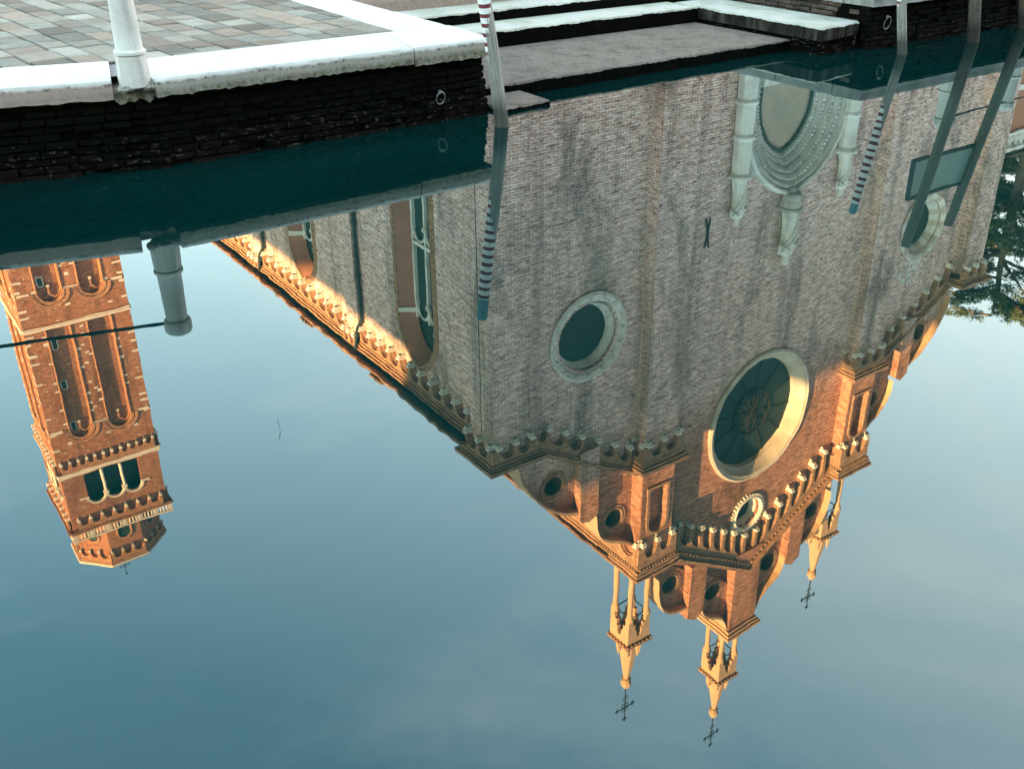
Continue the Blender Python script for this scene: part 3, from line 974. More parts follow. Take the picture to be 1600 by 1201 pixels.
def corbel_run(mb, stones, F, u0, z0, u1, z1, nb, n0, dep, leg, rise, top, half=0.10, rot=0.0, ends=True):
    """hanging arches between corbels: a band whose lower edge drops to each corbel"""
    for layer, (dd, hf, ex) in enumerate(((dep, half, 0.0), (dep * 0.5, half * 1.55, -0.05))):
        rows = []
        for i in range(nb):
            ua, ub = u0 + (u1 - u0) * i / nb, u0 + (u1 - u0) * (i + 1) / nb
            za, zb = z0 + (z1 - z0) * i / nb, z0 + (z1 - z0) * (i + 1) / nb
            sg = 1 if ub > ua else -1
            pts = [(ua, za + 0.18), (ua + sg * hf, za + 0.18)]
            K = 10
            for k in range(K + 1):
                t = k / K
                u = ua + sg * hf + (ub - ua - 2 * sg * hf) * t
                zz = za + (zb - za) * t + leg + ex + rise * (1 - abs(2 * t - 1) ** 2.2) ** 0.5
                pts.append((u, zz))
            pts += [(ub - sg * hf, zb + 0.18), (ub, zb + 0.18)]
            for u, zz in pts:
                zt = z0 + (z1 - z0) * (u - u0) / (u1 - u0) + top
                rows.append((u, zz, zt))
        e = half * 0.9 * (1 if u1 > u0 else -1)
        if ends:
            rows = [(rows[0][0] - e,) + rows[0][1:]] + rows + [(rows[-1][0] + e,) + rows[-1][1:]]
        b0 = n0 + (0.0 if layer else 0.0)
        mb.rings([[F(u, zz, n0 + dd), F(u, zt - 0.004 * layer, n0 + dd), F(u, zt - 0.004 * layer, b0 - 0.02), F(u, zz, b0 - 0.02)] for u, zz, zt in rows])
    for i in range(nb + 1):
        t = i / nb
        p = F(u0 + (u1 - u0) * t, z0 + (z1 - z0) * t, n0)
        stones.append((p, dep, rot))


def cornice(mb, F, u0, z0, u1, z1, n0, layers):
    for a, c, n in layers:
        mb.prism(F, [(u0, z0 + a), (u1, z1 + a), (u1, z1 + c), (u0, z0 + c)], n0 - 0.03, n0 + n)


def dentils(mb, F, u0, z0, u1, z1, n0, n1, pitch=0.2, size=0.1, hgt=0.12):
    L = abs(u1 - u0)
    k = max(1, int(L / pitch))
    for i in range(k):
        t = (i + 0.5) / k
        u, z = u0 + (u1 - u0) * t, z0 + (z1 - z0) * t
        mb.fbox(F, u - size / 2, u + size / 2, z, z + hgt, n0, n1)


def stepped(mb, x0, x1, y0, y1, layers):
    for a, c, n in layers:
        mb.box(x0 - n, x1 + n, y0 - n, y1 + n, a, c)


def corbel_mesh():
    b = MB()
    w = 0.092
    rs = []
    for z, s_, f in ((-0.14, 0.25, 0.2), (-0.05, 0.5, 0.4), (-0.045, 1.0, 0.9), (0.05, 1.0, 1.0), (0.055, 1.25, 1.12), (0.175, 1.25, 1.12)):
        rs.append([(-w * s_, -0.34 * f, z), (w * s_, -0.34 * f, z), (w * s_, 0.04, z), (-w * s_, 0.04, z)])
    b.rings(rs)
    o = b.build('corbel', M['istria'])
    me = o.data
    bpy.data.objects.remove(o)
    return me


CORBEL = corbel_mesh()


def set_corbels(stones, parent, cap=100):
    for p, dep, rot in stones[:cap]:
        o = place('corbel', CORBEL, p, parent, (1, dep / 0.30, 1), rot)
    rest = stones[cap:]
    if rest:
        b = MB()
        for p, dep, rot in rest:
            R = Matrix.Rotation(rot, 3, 'Z')
            b.add([p + R @ v.co for v in CORBEL.vertices], [tuple(f.vertices) for f in CORBEL.polygons])
        o = b.build('corbel_rows', M['istria'], parent)
        o['kind'] = 'stuff'


def statue(mb, x, y, z, h, turn=0.0, arm=True):
    """draped stone figure facing the campo: one surface from hem to head"""
    prof = [(0.0, .155, .13), (0.10, .15, .125), (0.25, .135, .115), (0.42, .13, .11), (0.55, .135, .11), (0.66, .155, .105), (0.76, .16, .10), (0.815, .13, .085), (0.84, .055, .055), (0.865, .05, .055), (0.89, .062, .07), (0.93, .068, .078), (0.97, .055, .065), (1.0, .015, .02)]
    seg = 22
    rs = []
    for t, a, c in prof:
        r = []
        for j in range(seg):
            th = 2 * PI * j / seg + turn
            fold = 1 + (0.10 * math.sin(7 * th + 5 * t) + 0.05 * math.sin(13 * th + 3)) * (1 if t < 0.62 else 0.3) * (1 if t < 0.8 else 0)
            off = 0.03 * math.sin(3 * t)
            r.append((x + h * (off + a * fold * math.cos(th)), y + h * c * fold * math.sin(th), z + h * t))
        rs.append(r)
    mb.rings(rs)
    if arm:
        for s_ in (-1, 1):
            mb.tube([(x + s_ * .15 * h + .02 * h, y, z + .77 * h), (x + s_ * .20 * h, y - .03 * h, z + .60 * h), (x + s_ * .07 * h, y - .15 * h, z + (.62 if s_ > 0 else .70) * h)], .045 * h, 8, .03 * h)
        # mantle hanging across the body
        mb.tube([(x - .15 * h, y - .05 * h, z + .74 * h), (x + .02 * h, y - .125 * h, z + .56 * h), (x + .15 * h, y - .09 * h, z + .42 * h)], .03 * h, 6)
        mb.tube([(x - .13 * h, y - .08 * h, z + .60 * h), (x + .03 * h, y - .13 * h, z + .40 * h), (x + .12 * h, y - .10 * h, z + .22 * h)], .025 * h, 6)


def iron_cross(mb, x, y, z0, z1, arm=0.24):
    h = z1 - z0
    mb.tube([(x, y, z0), (x, y, z1)], 0.032, 6)
    zc = z0 + 0.60 * h
    a = arm * h
    mb.tube([(x - a, y, zc), (x + a, y, zc)], 0.026, 6)

    def loop(cx, cz, r, w=0.018):
        mb.tube([(cx + r * math.cos(q), y, cz + r * math.sin(q)) for q in [2 * PI * i / 10 for i in range(11)]], w, 5)
    for dx, dz in ((-1, 0), (1, 0), (0, 1)):       # trefoil ends
        ex, ez = x + dx * a * 0.9, zc + dz * (z1 - zc) * 0.86
        for ox, oz in ((dx, dz), (dz, dx), (-dz, -dx)):
            loop(ex + ox * 0.09, ez + oz * 0.09, 0.055)
    for sx in (-1, 1):                              # scrolls in the angles and on the shaft
        for sz in (-1, 1):
            loop(x + sx * 0.14, zc + sz * 0.16, 0.10, 0.014)
        loop(x + sx * 0.10, z0 + 0.33 * h, 0.08, 0.014)
        mb.tube([(x, y, z0 + 0.42 * h), (x + sx * 0.16, y, z0 + 0.50 * h)], 0.014, 5)


def pinnacle(parent, cx, cy, zb, ztie, zcor, zsp, zball, zx, hs=0.53):
    """open aedicule on four columns with a spire, knob and iron cross"""
    b = MB()
    b.box(cx - hs - 0.22, cx + hs + 0.22, cy - hs - 0.22, cy + hs + 0.22, zb - 0.2, zb + 0.12)
    base = b.build('pinnacle', M['spire'], parent, False, (cx, cy, zb))
    for sx in (-1, 1):
        for sy in (-1, 1):
            x, y = cx + sx * hs, cy + sy * hs
            b = MB()
            b.lathe((x, y, 0), [(0.19, zb + 0.12), (0.19, zb + 0.2), (0.145, zb + 0.27), (0.125, ztie - 0.3), (0.14, ztie - 0.26), (0.15, ztie - 0.2), (0.22, ztie - 0.02), (0.22, ztie + 0.06)], 14)
            b.build('column', M['spire'], base, True)
    b = MB()
    # four gabled walls, each with a ragged pointed arch
    for F, cu in ((front(cy - hs - 0.13), cx), (back(cy + hs + 0.13), -cx), (leftside(cx - hs - 0.13), -cy), (rightside(cx + hs + 0.13), cy)):
        w = hs + 0.15
        hgt = zcor - ztie
        arch = [(-hs + 0.10, 0.10), (-hs + 0.16, 0.30 * hgt), (-hs + 0.30, 0.28 * hgt), (-hs + 0.28, 0.48 * hgt), (-0.16, 0.50 * hgt), (-0.14, 0.66 * hgt), (0, 0.82 * hgt)]
        arch += [(-u, v) for u, v in reversed(arch[:-1])]
        if F.n.x != 0: w -= 0.02
        poly = [(-w, 0.065), (-hs + 0.10, 0.065)] + arch + [(hs - 0.10, 0.065), (w, 0.065), (w, hgt), (-w, hgt)]
        b.prism(F, [(cu + u, ztie + v) for u, v in poly], -0.16, 0.02 if F.n.x == 0 else 0.015)
    b.build('canopy', M['spire'], base)
    b = MB()
    b.box(cx - hs - 0.16, cx + hs + 0.16, cy - hs - 0.16, cy + hs + 0.16, zcor + 0.003, zcor + 0.07)
    b.box(cx - hs - 0.27, cx + hs + 0.27, cy - hs - 0.27, cy + hs + 0.27, zcor + 0.073, zcor + 0.18)
    for k in range(7):
        q = -hs - 0.18 + (2 * hs + 0.36) * k / 6
        for (x, y) in ((cx + q, cy - hs - 0.23), (cx + q, cy + hs + 0.23), (cx - hs - 0.23, cy + q), (cx + hs + 0.23, cy + q)):
            b.lathe((x, y, zcor + 0.02), [(0.01, -0.03), (0.05, 0.0), (0.05, 0.05)], 6)
    b.build('canopy_cornice', M['brick_trim'], base)
    b = MB()
    b.lathe((cx, cy, 0), [(hs * 1.08, zcor + 0.18), (hs * 1.02, zcor + 0.5), (0.16, zsp - 0.05), (0.15, zsp)], 8, PI / 8)
    for k in range(8):
        a = 2 * PI * k / 8
        r = hs * 1.02 if k % 2 else hs * 1.25
        x, y = cx + r * math.cos(a), cy + r * math.sin(a)
        hh = 0.75 if k % 2 == 0 else 0.95
        b.lathe((x, y, zcor + 0.18), [(0.12, 0), (0.12, 0.2), (0.03, hh), (0.0, hh + 0.08)], 5)
    b.build('spire', M['spire'], base)
    b = MB()
    b.lathe((cx, cy, 0), [(0.15, zsp), (0.25, zsp + 0.05), (0.17, zsp + 0.12), (0.26, zsp + 0.25), (0.27, zsp + 0.42), (0.14, zball), (0.03, zball + 0.1)], 8)
    b.build('knob', M['spire'], base)
    b = MB()
    for sx in (-1, 1):
        b.tube([(cx + sx * hs, cy - hs, ztie - 0.05), (cx + sx * hs, cy + hs, ztie - 0.05)], 0.03, 6)
        b.tube([(cx - hs, cy + sx * hs, ztie - 0.05), (cx + hs, cy + sx * hs, ztie - 0.05)], 0.03, 6)
    b.build('tie_rods', M['iron'], base)
    b = MB()
    iron_cross(b, cx, cy, zball, zx)
    b.build('cross', M['iron'], base)
    return base


# ------------------------------------------------------------------ church
XC = 32.75
def mir(x): return 2 * XC - x


church = empty('church', (XC, 27.0, QZ), 'large Gothic brick church with round windows and three pinnacles, seen mirrored in the canal', 'church')
OCL, OCR, OCZ = 22.05, mir(22.05), 13.95
ROSE = (32.7, 21.2)
SMALL = (32.62, 26.80)
PR, PCc, PZ = 2.36, 0.70, 6.3          # portal arch

b = MB()
outer = [(17.38, 0.8), (mir(17.38), 0.8), (mir(17.38), 17.3), (mir(19.3), 17.75), (mir(24.7), 20.7), (mir(25.6), 20.9), (mir(25.6), 26.6), (XC, 30.55), (25.6, 26.6), (25.6, 20.9), (24.7, 20.7), (19.3, 17.75), (17.38, 17.3)]
holes = [circle(OCL, OCZ, 1.42), circle(OCR, OCZ, 1.42), circle(*ROSE, 3.1, 64), circle(*SMALL, 0.80, 36), pointed_hole(XC, PR + 1.2, PCc, PZ, 1.2, 18)]
b.prism(FAC, outer, -0.9, 0.0, holes)
b.build('facade_wall', M['brick'], church)

# corner pilasters and the two tall piers
for x0, x1 in ((17.1, 18.72), (mir(18.72), mir(17.1))):
    b = MB()
    b.box(x0, x1, 26.2, 27.1, 0.8, 17.2)
    b.build('corner_pilaster', M['brick'], church)
stones = []
cb = MB()      # hanging arches of the facade


def corner_block(x, y, sx, z, h, d):
    cb.box(min(x, x + sx * d), max(x, x + sx * d), y - d, y + 0.02, z + 0.18, z + h - 0.002)


cn = MB()      # brick cornices
for lx in (True, False):
    x0, x1 = (24.80, 26.69) if lx else (mir(26.69), mir(24.80))
    b = MB()
    b.box(x0, x1, 26.38, 27.2, 0.8, 20.3)
    # upper stage with an arched niche
    Fp = front(26.40)
    hole = round_top((x0 + x1) / 2, 0.52, 22.05, 23.95)
    b.prism(Fp, [(x0, 20.9), (x1, 20.9), (x1, 26.0), (x0, 26.0)], -0.42, 0.0, [hole])
    b.box(x0 + 0.003, x1 - 0.003, 26.82, 28.7, 20.9, 26.0)
    pr = b.build('pier', M['brick_trim'] if False else M['brick'], church)
    b = MB()
    arch = [((x0 + x1) / 2 + 0.52 * math.cos(PI * i / 14), 23.95 + 0.52 * math.sin(PI * i / 14)) for i in range(15)]
    rows = []
    for u, v in [(arch[0][0], 22.05)] + arch + [(arch[-1][0], 22.05)]:
        s_ = 1.0
        cx = (x0 + x1) / 2
        e = 0.14
        du_, dv_ = (u - cx), max(0, v - 23.95)
        L = math.hypot(du_, dv_) or 1
        rows.append([Fp(u, v, 0.0), Fp(u, v, 0.07), Fp(u + du_ / L * e, v + dv_ / L * e, 0.07), Fp(u + du_ / L * e, v + dv_ / L * e, 0.0)])
    b.strip(rows)
    b.fbox(Fp, x0 + 0.28, x1 - 0.28, 21.93, 22.05, 0.003, 0.10)
    b.build('niche_frame', M['brick_trim'], pr)
    # corbels and cornices
    corbel_run(cb, stones, front(26.38), x0 + 0.1, 19.45, x1 - 0.1, 19.45, 2, 0.0, 0.22, 0.34, 0.40, 0.93, 0.075)
    for F, a, e, rot in ((leftside(x0), -27.0, -26.36, -PI / 2), (rightside(x1), 26.36, 27.0, PI / 2)):
        corbel_run(cb, stones, F, a, 19.45, e, 19.45, 1, 0.0, 0.22, 0.34, 0.40, 0.93, 0.075, rot)
    for zq, hq, yq in ((19.45, 0.93, 26.38), (24.75, 1.1, 26.40)):
        corner_block(x0 + 0.02, yq, -1, zq, hq, 0.215)
        corner_block(x1 - 0.02, yq, 1, zq, hq, 0.215)
    stepped(cn, x0, x1, 26.38, 27.3, [(20.383, 20.55, 0.24), (20.553, 20.68, 0.32), (20.683, 20.86, 0.40), (20.863, 20.93, 0.30)])
    corbel_run(cb, stones, front(26.40), x0 + 0.08, 24.75, x1 - 0.08, 24.75, 2, 0.0, 0.22, 0.48, 0.40, 1.1, 0.09)
    for F, a, e, rot in ((leftside(x0), -28.6, -26.42, -PI / 2), (rightside(x1), 26.42, 28.6, PI / 2)):
        corbel_run(cb, stones, F, a, 24.75, e, 24.75, 2, 0.0, 0.22, 0.48, 0.40, 1.1, 0.09, rot)
    stepped(cn, x0, x1, 26.40, 28.7, [(25.853, 26.05, 0.22), (26.18, 26.32, 0.30), (26.323, 26.50, 0.34), (26.503, 26.62, 0.42), (26.623, 26.70, 0.34)])
    cn.box(x0 - 0.17, x1 + 0.17, 26.23, 28.87, 26.053, 26.177)
    for F, a, e in ((front(26.23), x0 - 0.15, x1 + 0.15), (leftside(x0 - 0.17), -28.8, -26.25), (rightside(x1 + 0.17), 26.25, 28.8)):
        dentils(cn, F, a, 26.055, e, 26.055, 0.0, 0.11, 0.17, 0.09, 0.115)

# corner pilaster corbels
for lx in (True, False):
    x0, x1 = (17.1, 18.72) if lx else (mir(18.72), mir(17.1))
    corbel_run(cb, stones, front(26.2), x0 + 0.06, 16.60, x1 - 0.06, 16.60, 2, 0.0, 0.24, 0.30, 0.36, 0.78, 0.075)
    if lx:
        corbel_run(cb, stones, leftside(x0), -27.82, 16.60, -26.24, 16.60, 2, 0.0, 0.24, 0.30, 0.36, 0.78, 0.075, -PI / 2)
    else:
        corbel_run(cb, stones, rightside(x1), 26.24, 16.60, 27.8, 16.60, 2, 0.0, 0.24, 0.30, 0.36, 0.78, 0.075, PI / 2)
    corner_block(x0 + 0.02, 26.2, -1, 16.60, 0.78, 0.235)
    corner_block(x1 - 0.02, 26.2, 1, 16.60, 0.78, 0.235)
    stepped(cn, x0, x1, 26.2, 27.85, [(17.383, 17.50, 0.28), (17.503, 17.58, 0.36), (17.583, 17.74, 0.46), (17.743, 17.80, 0.38)])
# raking aisles and the central gable
lay = [(0.0, 0.13, 0.26), (0.133, 0.25, 0.33), (0.253, 0.42, 0.42), (0.423, 0.50, 0.34)]
sl = 0.575
for lx in (True, False):
    f = (lambda x: x) if lx else mir
    corbel_run(cb, stones, FAC, f(19.1), 16.62, f(24.35), 16.62 + sl * 5.25, 6, 0.0, 0.26, 0.36, 0.42, 0.95, 0.075)
    cornice(cn, FAC, f(18.75), 17.57 - sl * 0.35, f(24.80), 17.57 + sl * 5.7, 0.0, lay)
    cg = 0.595
    corbel_run(cb, stones, FAC, f(27.55), 25.0, f(XC - 0.42), 25.0 + cg * 4.78, 6, 0.0, 0.32, 0.98, 0.36, 1.55, 0.10)
    lay2 = [(0.0, 0.16, 0.33), (0.163, 0.36, 0.40), (0.363, 0.50, 0.40), (0.503, 0.66, 0.56), (0.663, 0.74, 0.46)]
    lay2b = [(0.003 + a, c, n) for a, c, n in lay2]
    x1_ = f(XC)
    cornice(cn, FAC, f(26.70), 26.55 - cg * 0.85, x1_, 26.55 + cg * 5.2, 0.0, lay2)
    dentils(cn, FAC, f(26.75), 26.55 - cg * 0.80 + 0.20, f(XC - 0.1), 26.55 + cg * 5.1 + 0.20, 0.38, 0.47, 0.23, 0.12, 0.13)
# the middle bay under the apex
corbel_run(cb, stones, FAC, XC - 0.42, 27.845, XC + 0.42, 27.845, 1, 0.0, 0.31, 0.98, 0.34, 1.45, 0.10)
cb.build('corbel_table', M['brick_trim'], church)
cn.build('cornice', M['brick_trim'], church)

# ---- screens with curved tops and round holes above the cornices
FS = front(27.08)
p1 = [(18.55, 18.5), (18.66, 19.1), (19.05, 19.85), (19.5, 20.5), (19.96, 21.0), (20.4, 21.35), (20.85, 21.62), (21.55, 21.86)]
p2 = [(22.55, 22.5), (22.60, 23.05), (22.75, 23.5), (23.0, 23.9), (23.45, 24.22), (24.05, 24.48), (24.85, 25.05)]
p3 = [(26.55, 28.0), (26.60, 28.8), (26.75, 29.45), (27.05, 30.0), (27.45, 30.35), (27.9, 30.55), (28.58, 30.66)]
p4 = [(29.69, 31.0), (29.75, 31.5), (30.0, 31.9), (30.4, 32.22), (30.9, 32.5), (31.3, 32.78), (31.58, 33.2), (31.78, 33.8)]
oc = [(20.45, 20.33, 0.46), (23.78, 23.38, 0.46), (27.60, 29.02, 0.50), (30.68, 31.02, 0.52)]
bases = [(17.9, 19.6), (19.9, 21.2), (27.0, 28.6), (29.2, 31.0)]
for lx in (True, False):
    f = (lambda x: x) if lx else mir
    for pr, (ox, oz, orad), (za, zb) in zip((p1, p2, p3, p4), oc, bases):
        sc, cp, rg = MB(), MB(), MB()
        poly = [(pr[0][0], za), (pr[-1][0], zb)] + pr[::-1]
        poly = [(f(u), v) for u, v in poly]
        sc.prism(FS, poly, -0.55, 0.0, [circle(f(ox), oz, orad, 28)])
        rg.ring(FS, f(ox), oz, [(orad, -0.5), (orad, 0.03), (orad + 0.07, 0.06), (orad + 0.12, 0.02), (orad + 0.20, 0.05), (orad + 0.24, 0.0)], 28)
        rows = []
        for u, v in pr:
            u2 = f(u)
            rows.append([FS(u2, v + 0.003, 0.36), FS(u2, v + 0.13, 0.38), FS(u2, v + 0.13, -0.62), FS(u2, v + 0.003, -0.62)])
        cp.rings(rows)
        so = sc.build('crowning_screen', M['brick'], church)
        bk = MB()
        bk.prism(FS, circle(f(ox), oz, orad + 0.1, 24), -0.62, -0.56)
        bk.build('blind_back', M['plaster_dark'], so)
        rg.build('oculus_frame', M['brick_trim'], so, True)
        cp.build('coping', M['spire'], so)
for lx in (True, False):
    f = (lambda x: x) if lx else mir
    for xa, xb, z0, z1 in ((21.57, 22.53, 18.9, 22.3), (28.60, 29.67, 28.2, 31.35)):
        xa2, xb2 = sorted((f(xa), f(xb)))
        b = MB()
        b.box(xa2, xb2, 26.62, 27.66, z0, z1)
        xm = (xa2 + xb2) / 2
        b.prism(front(26.62), [(xa2, z1 + 0.003), (xb2, z1 + 0.003), (xm, z1 + 0.28)], -1.3, 0.0)
        b.cur = 1
        b.box(xa2 - 0.002, xb2 + 0.002, 27.663, 28.0, z0, z1)
        b.build('screen_pilaster', [M['brick'], M['spire']], church)
b = MB()
b.box(31.80, 33.70, 26.62, 28.75, 29.0, 33.85)
b.cur = 1
stepped(b, 31.80, 33.70, 26.62, 28.75, [(33.853, 34.0, 0.10), (34.003, 34.14, 0.2), (34.143, 34.28, 0.28)])
b.build('gable_pier', [M['brick'], M['spire']], church)

pinnacle(church, 25.68, 27.68, 26.8, 29.93, 31.45, 34.35, 35.0, 37.25)
pinnacle(church, mir(25.68), 27.68, 26.8, 29.93, 31.45, 34.35, 35.0, 37.25)
pinnacle(church, XC, 27.85, 34.35, 36.65, 38.1, 41.0, 41.65, 43.95)

# ---- round windows
M['banded'] = stone_mat('banded_stone', (0.62, 0.55, 0.45), (0.34, 0.24, 0.17), 0.6, 0.7)
M['banded2'] = stone_mat('banded_stone_pale', (0.68, 0.60, 0.49), (0.36, 0.28, 0.20), 0.6, 0.7)
M['lime'] = stone_mat('crumbling_lime', (0.80, 0.77, 0.71), (0.32, 0.27, 0.22), 0.7, 2.0, bump_s=0.6)


def rose_window(cu, cv, ro, ri, gl, mat, name, voussoirs=0, mat2=None, rosettes=0):
    b = MB()
    prof = [(ro, -0.02), (ro + 0.02, 0.10), (ro - 0.10, 0.16), (ro - 0.16, 0.12), (ro - 0.42 * (ro - ri), 0.10), (ro - 0.5 * (ro - ri), 0.03), (ri + 0.10, -0.28), (ri + 0.05, -0.31), (ri, gl)]
    if voussoirs:
        k = len(prof)
        seg = voussoirs * 3
        for j in range(seg):
            b.cur = (j // 3) % 2
            pts = []
            for a in (2 * PI * j / seg, 2 * PI * (j + 1) / seg):
                pts.append([FAC(cu + r * math.cos(a), cv + r * math.sin(a), n) for r, n in prof])
            b.strip(pts)
        w = b.build(name, [mat, mat2], church, True)
    else:
        b.ring(FAC, cu, cv, prof, 72)
        for i in range(rosettes):
            a = 2 * PI * i / rosettes
            r = ro - 0.25 * (ro - ri)
            b.ring(FAC, cu + r * math.cos(a), cv + r * math.sin(a), [(0.001, 0.17), (0.05, 0.17), (0.07, 0.14), (0.09, 0.17), (0.13, 0.10)], 10)
        w = b.build(name, mat, church, True)
    b = MB()
    b.prism(FAC, circle(cu, cv, ri + 0.15, 48), gl - 0.1, gl - 0.003)
    b.build('pane', M['glass'], w)
    return w


w1 = rose_window(OCL, OCZ, 1.87, 1.22, -0.45, M['lime'], 'round_window', 0, None, 16)
w2 = rose_window(OCR, OCZ, 1.80, 1.16, -0.45, M['banded'], 'round_window', 22, M['lime'])
w3 = rose_window(*ROSE, 3.42, 2.78, -0.55, M['banded'], 'rose_window', 30, M['banded2'])
w4 = rose_window(*SMALL, 1.06, 0.66, -0.5, M['lime'], 'round_window')
b = MB()
for i in range(36):
    a = 2 * PI * i / 36
    b.ring(FAC, SMALL[0] + 1.12 * math.cos(a), SMALL[1] + 1.12 * math.sin(a), [(0.001, 0.12), (0.05, 0.12), (0.075, 0.06), (0.08, -0.01)], 6)
b.build('bead_border', M['lime'], w4)
b = MB()
for w_, (cu, cv), r in ((w3, ROSE, 2.78),):
    for i in range(12):
        a = 2 * PI * i / 12 + 0.13
        b.tube([FAC(cu + 0.25 * math.cos(a), cv + 0.25 * math.sin(a), -0.51), FAC(cu + r * math.cos(a), cv + r * math.sin(a), -0.51)], 0.022, 5)
    for rad in (1.25,):
        b.tube([FAC(cu + rad * math.cos(2 * PI * i / 48), cv + rad * math.sin(2 * PI * i / 48), -0.49) for i in range(49)], 0.035, 5)
    for i in range(6):
        a = 2 * PI * i / 6
        b.tube([FAC(cu + 0.62 * math.cos(a) + 0.62 * math.cos(2 * PI * k / 20), cv + 0.62 * math.sin(a) + 0.62 * math.sin(2 * PI * k / 20), -0.48) for k in range(21)], 0.02, 5)
M['tracery'] = plain_mat('bronze_tracery', (0.022, 0.022, 0.017), 0.8, 0.0)
b.build('tracery', M['tracery'], w3)
# lime wash run and broken plaster above the right window
b = MB()
for i in range(60):
    u, v = OCR + random.gauss(-0.3, 0.75), OCZ + 1.75 + abs(random.gauss(0, 0.55))
    s_ = random.uniform(0.04, 0.17)
    k = 9
    pts = [(u + s_ * random.uniform(0.5, 1.2) * math.cos(2 * PI * j / k), v + s_ * random.uniform(0.4, 1.0) * math.sin(2 * PI * j / k)) for j in range(k)]
    b.prism(FAC, pts, -0.02, 0.008 + 0.0006 * i)
b.build('broken_plaster', M['lime'], w2)['kind'] = 'stuff'

# ---- portal
po = MB()
prof = [(0.0, -0.75), (0.0, -0.55), (0.05, -0.50), (0.13, -0.47), (0.20, -0.50), (0.24, -0.38), (0.32, -0.30), (0.42, -0.28), (0.48, -0.34), (0.53, -0.20), (0.60, -0.10), (0.70, -0.07), (0.78, -0.13), (0.83, 0.0), (0.90, 0.09), (1.0, 0.12), (1.08, 0.05), (1.13, 0.16), (1.22, 0.26), (1.33, 0.24), (1.40, 0.16), (1.42, -0.02)]
arch_sweep(po, FAC, XC, PR, PCc, PZ, 1.0, prof, 18)
M['gravestone2'] = stone_mat('weathered_portal_stone', (0.56, 0.53, 0.48), (0.20, 0.205, 0.18), 0.6, 1.2, bump_s=0.4)
po_o = po.build('portal', M['gravestone2'], church, True)
po = po.__class__()
b = po      # cable moulding: twisted beads following three of the rolls
for d, n in ((0.13, -0.46), (0.42, -0.27), (0.70, -0.06), (1.0, 0.13)):
    p = pointed(XC, PR, PCc, d, PZ, 22)
    p = [(p[0][0], 2.0 + 0.2 * i) for i in range(21)] + p + [(p[-1][0], 6.2 - 0.2 * i) for i in range(21)]
    acc = 0.0
    for i in range(len(p) - 1):
        (u0_, v0_), (u1_, v1_) = p[i], p[i + 1]
        c_ = FAC((u0_ + u1_) / 2, (v0_ + v1_) / 2, n)
        q = 0.085
        b.add([c_ + Vector(o_) * q for o_ in ((1, 0, 0), (-1, 0, 0), (0, 0, 1), (0, 0, -1), (0, -1.2, 0))], [(0, 2, 4), (2, 1, 4), (1, 3, 4), (3, 0, 4)])
b.build('cable_moulding', M['istria'], po_o)
b = MB()
hood = [(1.42, -0.01), (1.42, 0.33), (1.50, 0.38), (1.60, 0.30), (1.62, -0.01)]
arch_sweep(b, FAC, XC, PR, PCc, PZ, PZ - 0.3, hood, 18)
b.build('hood_mould', M['istria'], po_o, True)
b = MB()
p = pointed_hole(XC, PR, PCc, PZ, 5.55)
b.prism(FAC, [(XC + (u - XC) * 1.02, v) for u, v in p], -0.85, -0.62)
b.build('tympanum', M['fresco'], po_o)
b = MB()
tr = [(-0.001, -0.60), (-0.001, -0.50), (-0.14, -0.50), (-0.14, -0.60)]
arch_sweep(b, FAC, XC, PR, PCc, PZ, 5.6, tr, 18)
M['greenstone'] = stone_mat('dark_green_reveal', (0.07, 0.10, 0.09), (0.03, 0.045, 0.04), 0.5, 1.5)
b.build('dark_reveal', M['greenstone'], po_o)
b = MB()
b.fbox(FAC, XC - 1.62, XC + 1.62, 5.25, 5.55, -0.75, -0.40)
b.build('lintel', M['istria'], po_o)
b = MB()
b.fbox(FAC, XC - 1.6, XC + 1.6, 1.0, 5.25, -0.8, -0.6)
M['door'] = plain_mat('dark_wood_door', (0.06, 0.04, 0.028), 0.6, 0, 0.3, 6)
b.build('door', M['door'], po_o)
for sx in (-1, 1):
    x = XC + sx * 3.30
    b = MB()
    y = 26.72
    b.lathe((x, y, 0), [(0.52, 0.9), (0.52, 1.6), (0.42, 1.7), (0.40, 5.62), (0.47, 5.68), (0.50, 5.74), (0.47, 5.80), (0.41, 5.86), (0.39, 7.02), (0.46, 7.08), (0.50, 7.16), (0.46, 7.22), (0.40, 7.28), (0.38, 8.62), (0.46, 8.68), (0.53, 8.76), (0.53, 8.86), (0.44, 8.90)], 8, PI / 8)
    col = b.build('portal_column', M['istria'], church)
    b = MB()
    statue(b, x, y, 8.9, 2.0, 0.3 * sx)
    b.build('statue', M['istria'], church, True)
b = MB()
y = 26.70
b.lathe((XC, y, 0), [(0.12, 9.85), (0.22, 9.95), (0.34, 10.2), (0.42, 10.45), (0.45, 10.62), (0.55, 10.68), (0.55, 10.80), (0.47, 10.84)], 12)
for k in range(9):
    a = PI + PI * k / 8
    b.lathe((XC + 0.36 * math.cos(a), y + 0.36 * math.sin(a), 10.15), [(0.03, -0.12), (0.11, 0), (0.12, 0.12), (0.05, 0.2)], 7)
b.build('bracket', M['gravestone'], church)
b = MB()
statue(b, XC + 0.05, y, 10.84, 2.55, 0.9)
b.build('statue', M['istria'], church, True)
# iron wall anchors
for u, v in ((28.1, 11.0), (41.3, 10.6)):
    b = MB()
    p = FAC(u, v, 0.05)
    for s_ in (-1, 1):
        b.tube([p + Vector((s_ * 0.13, 0, -0.62)), p + Vector((s_ * 0.03, 0, -0.25)), p + Vector((s_ * 0.03, 0, 0.25)), p + Vector((s_ * 0.13, 0, 0.62))], 0.035, 5)
    b.build('wall_anchor', M['iron'], church)

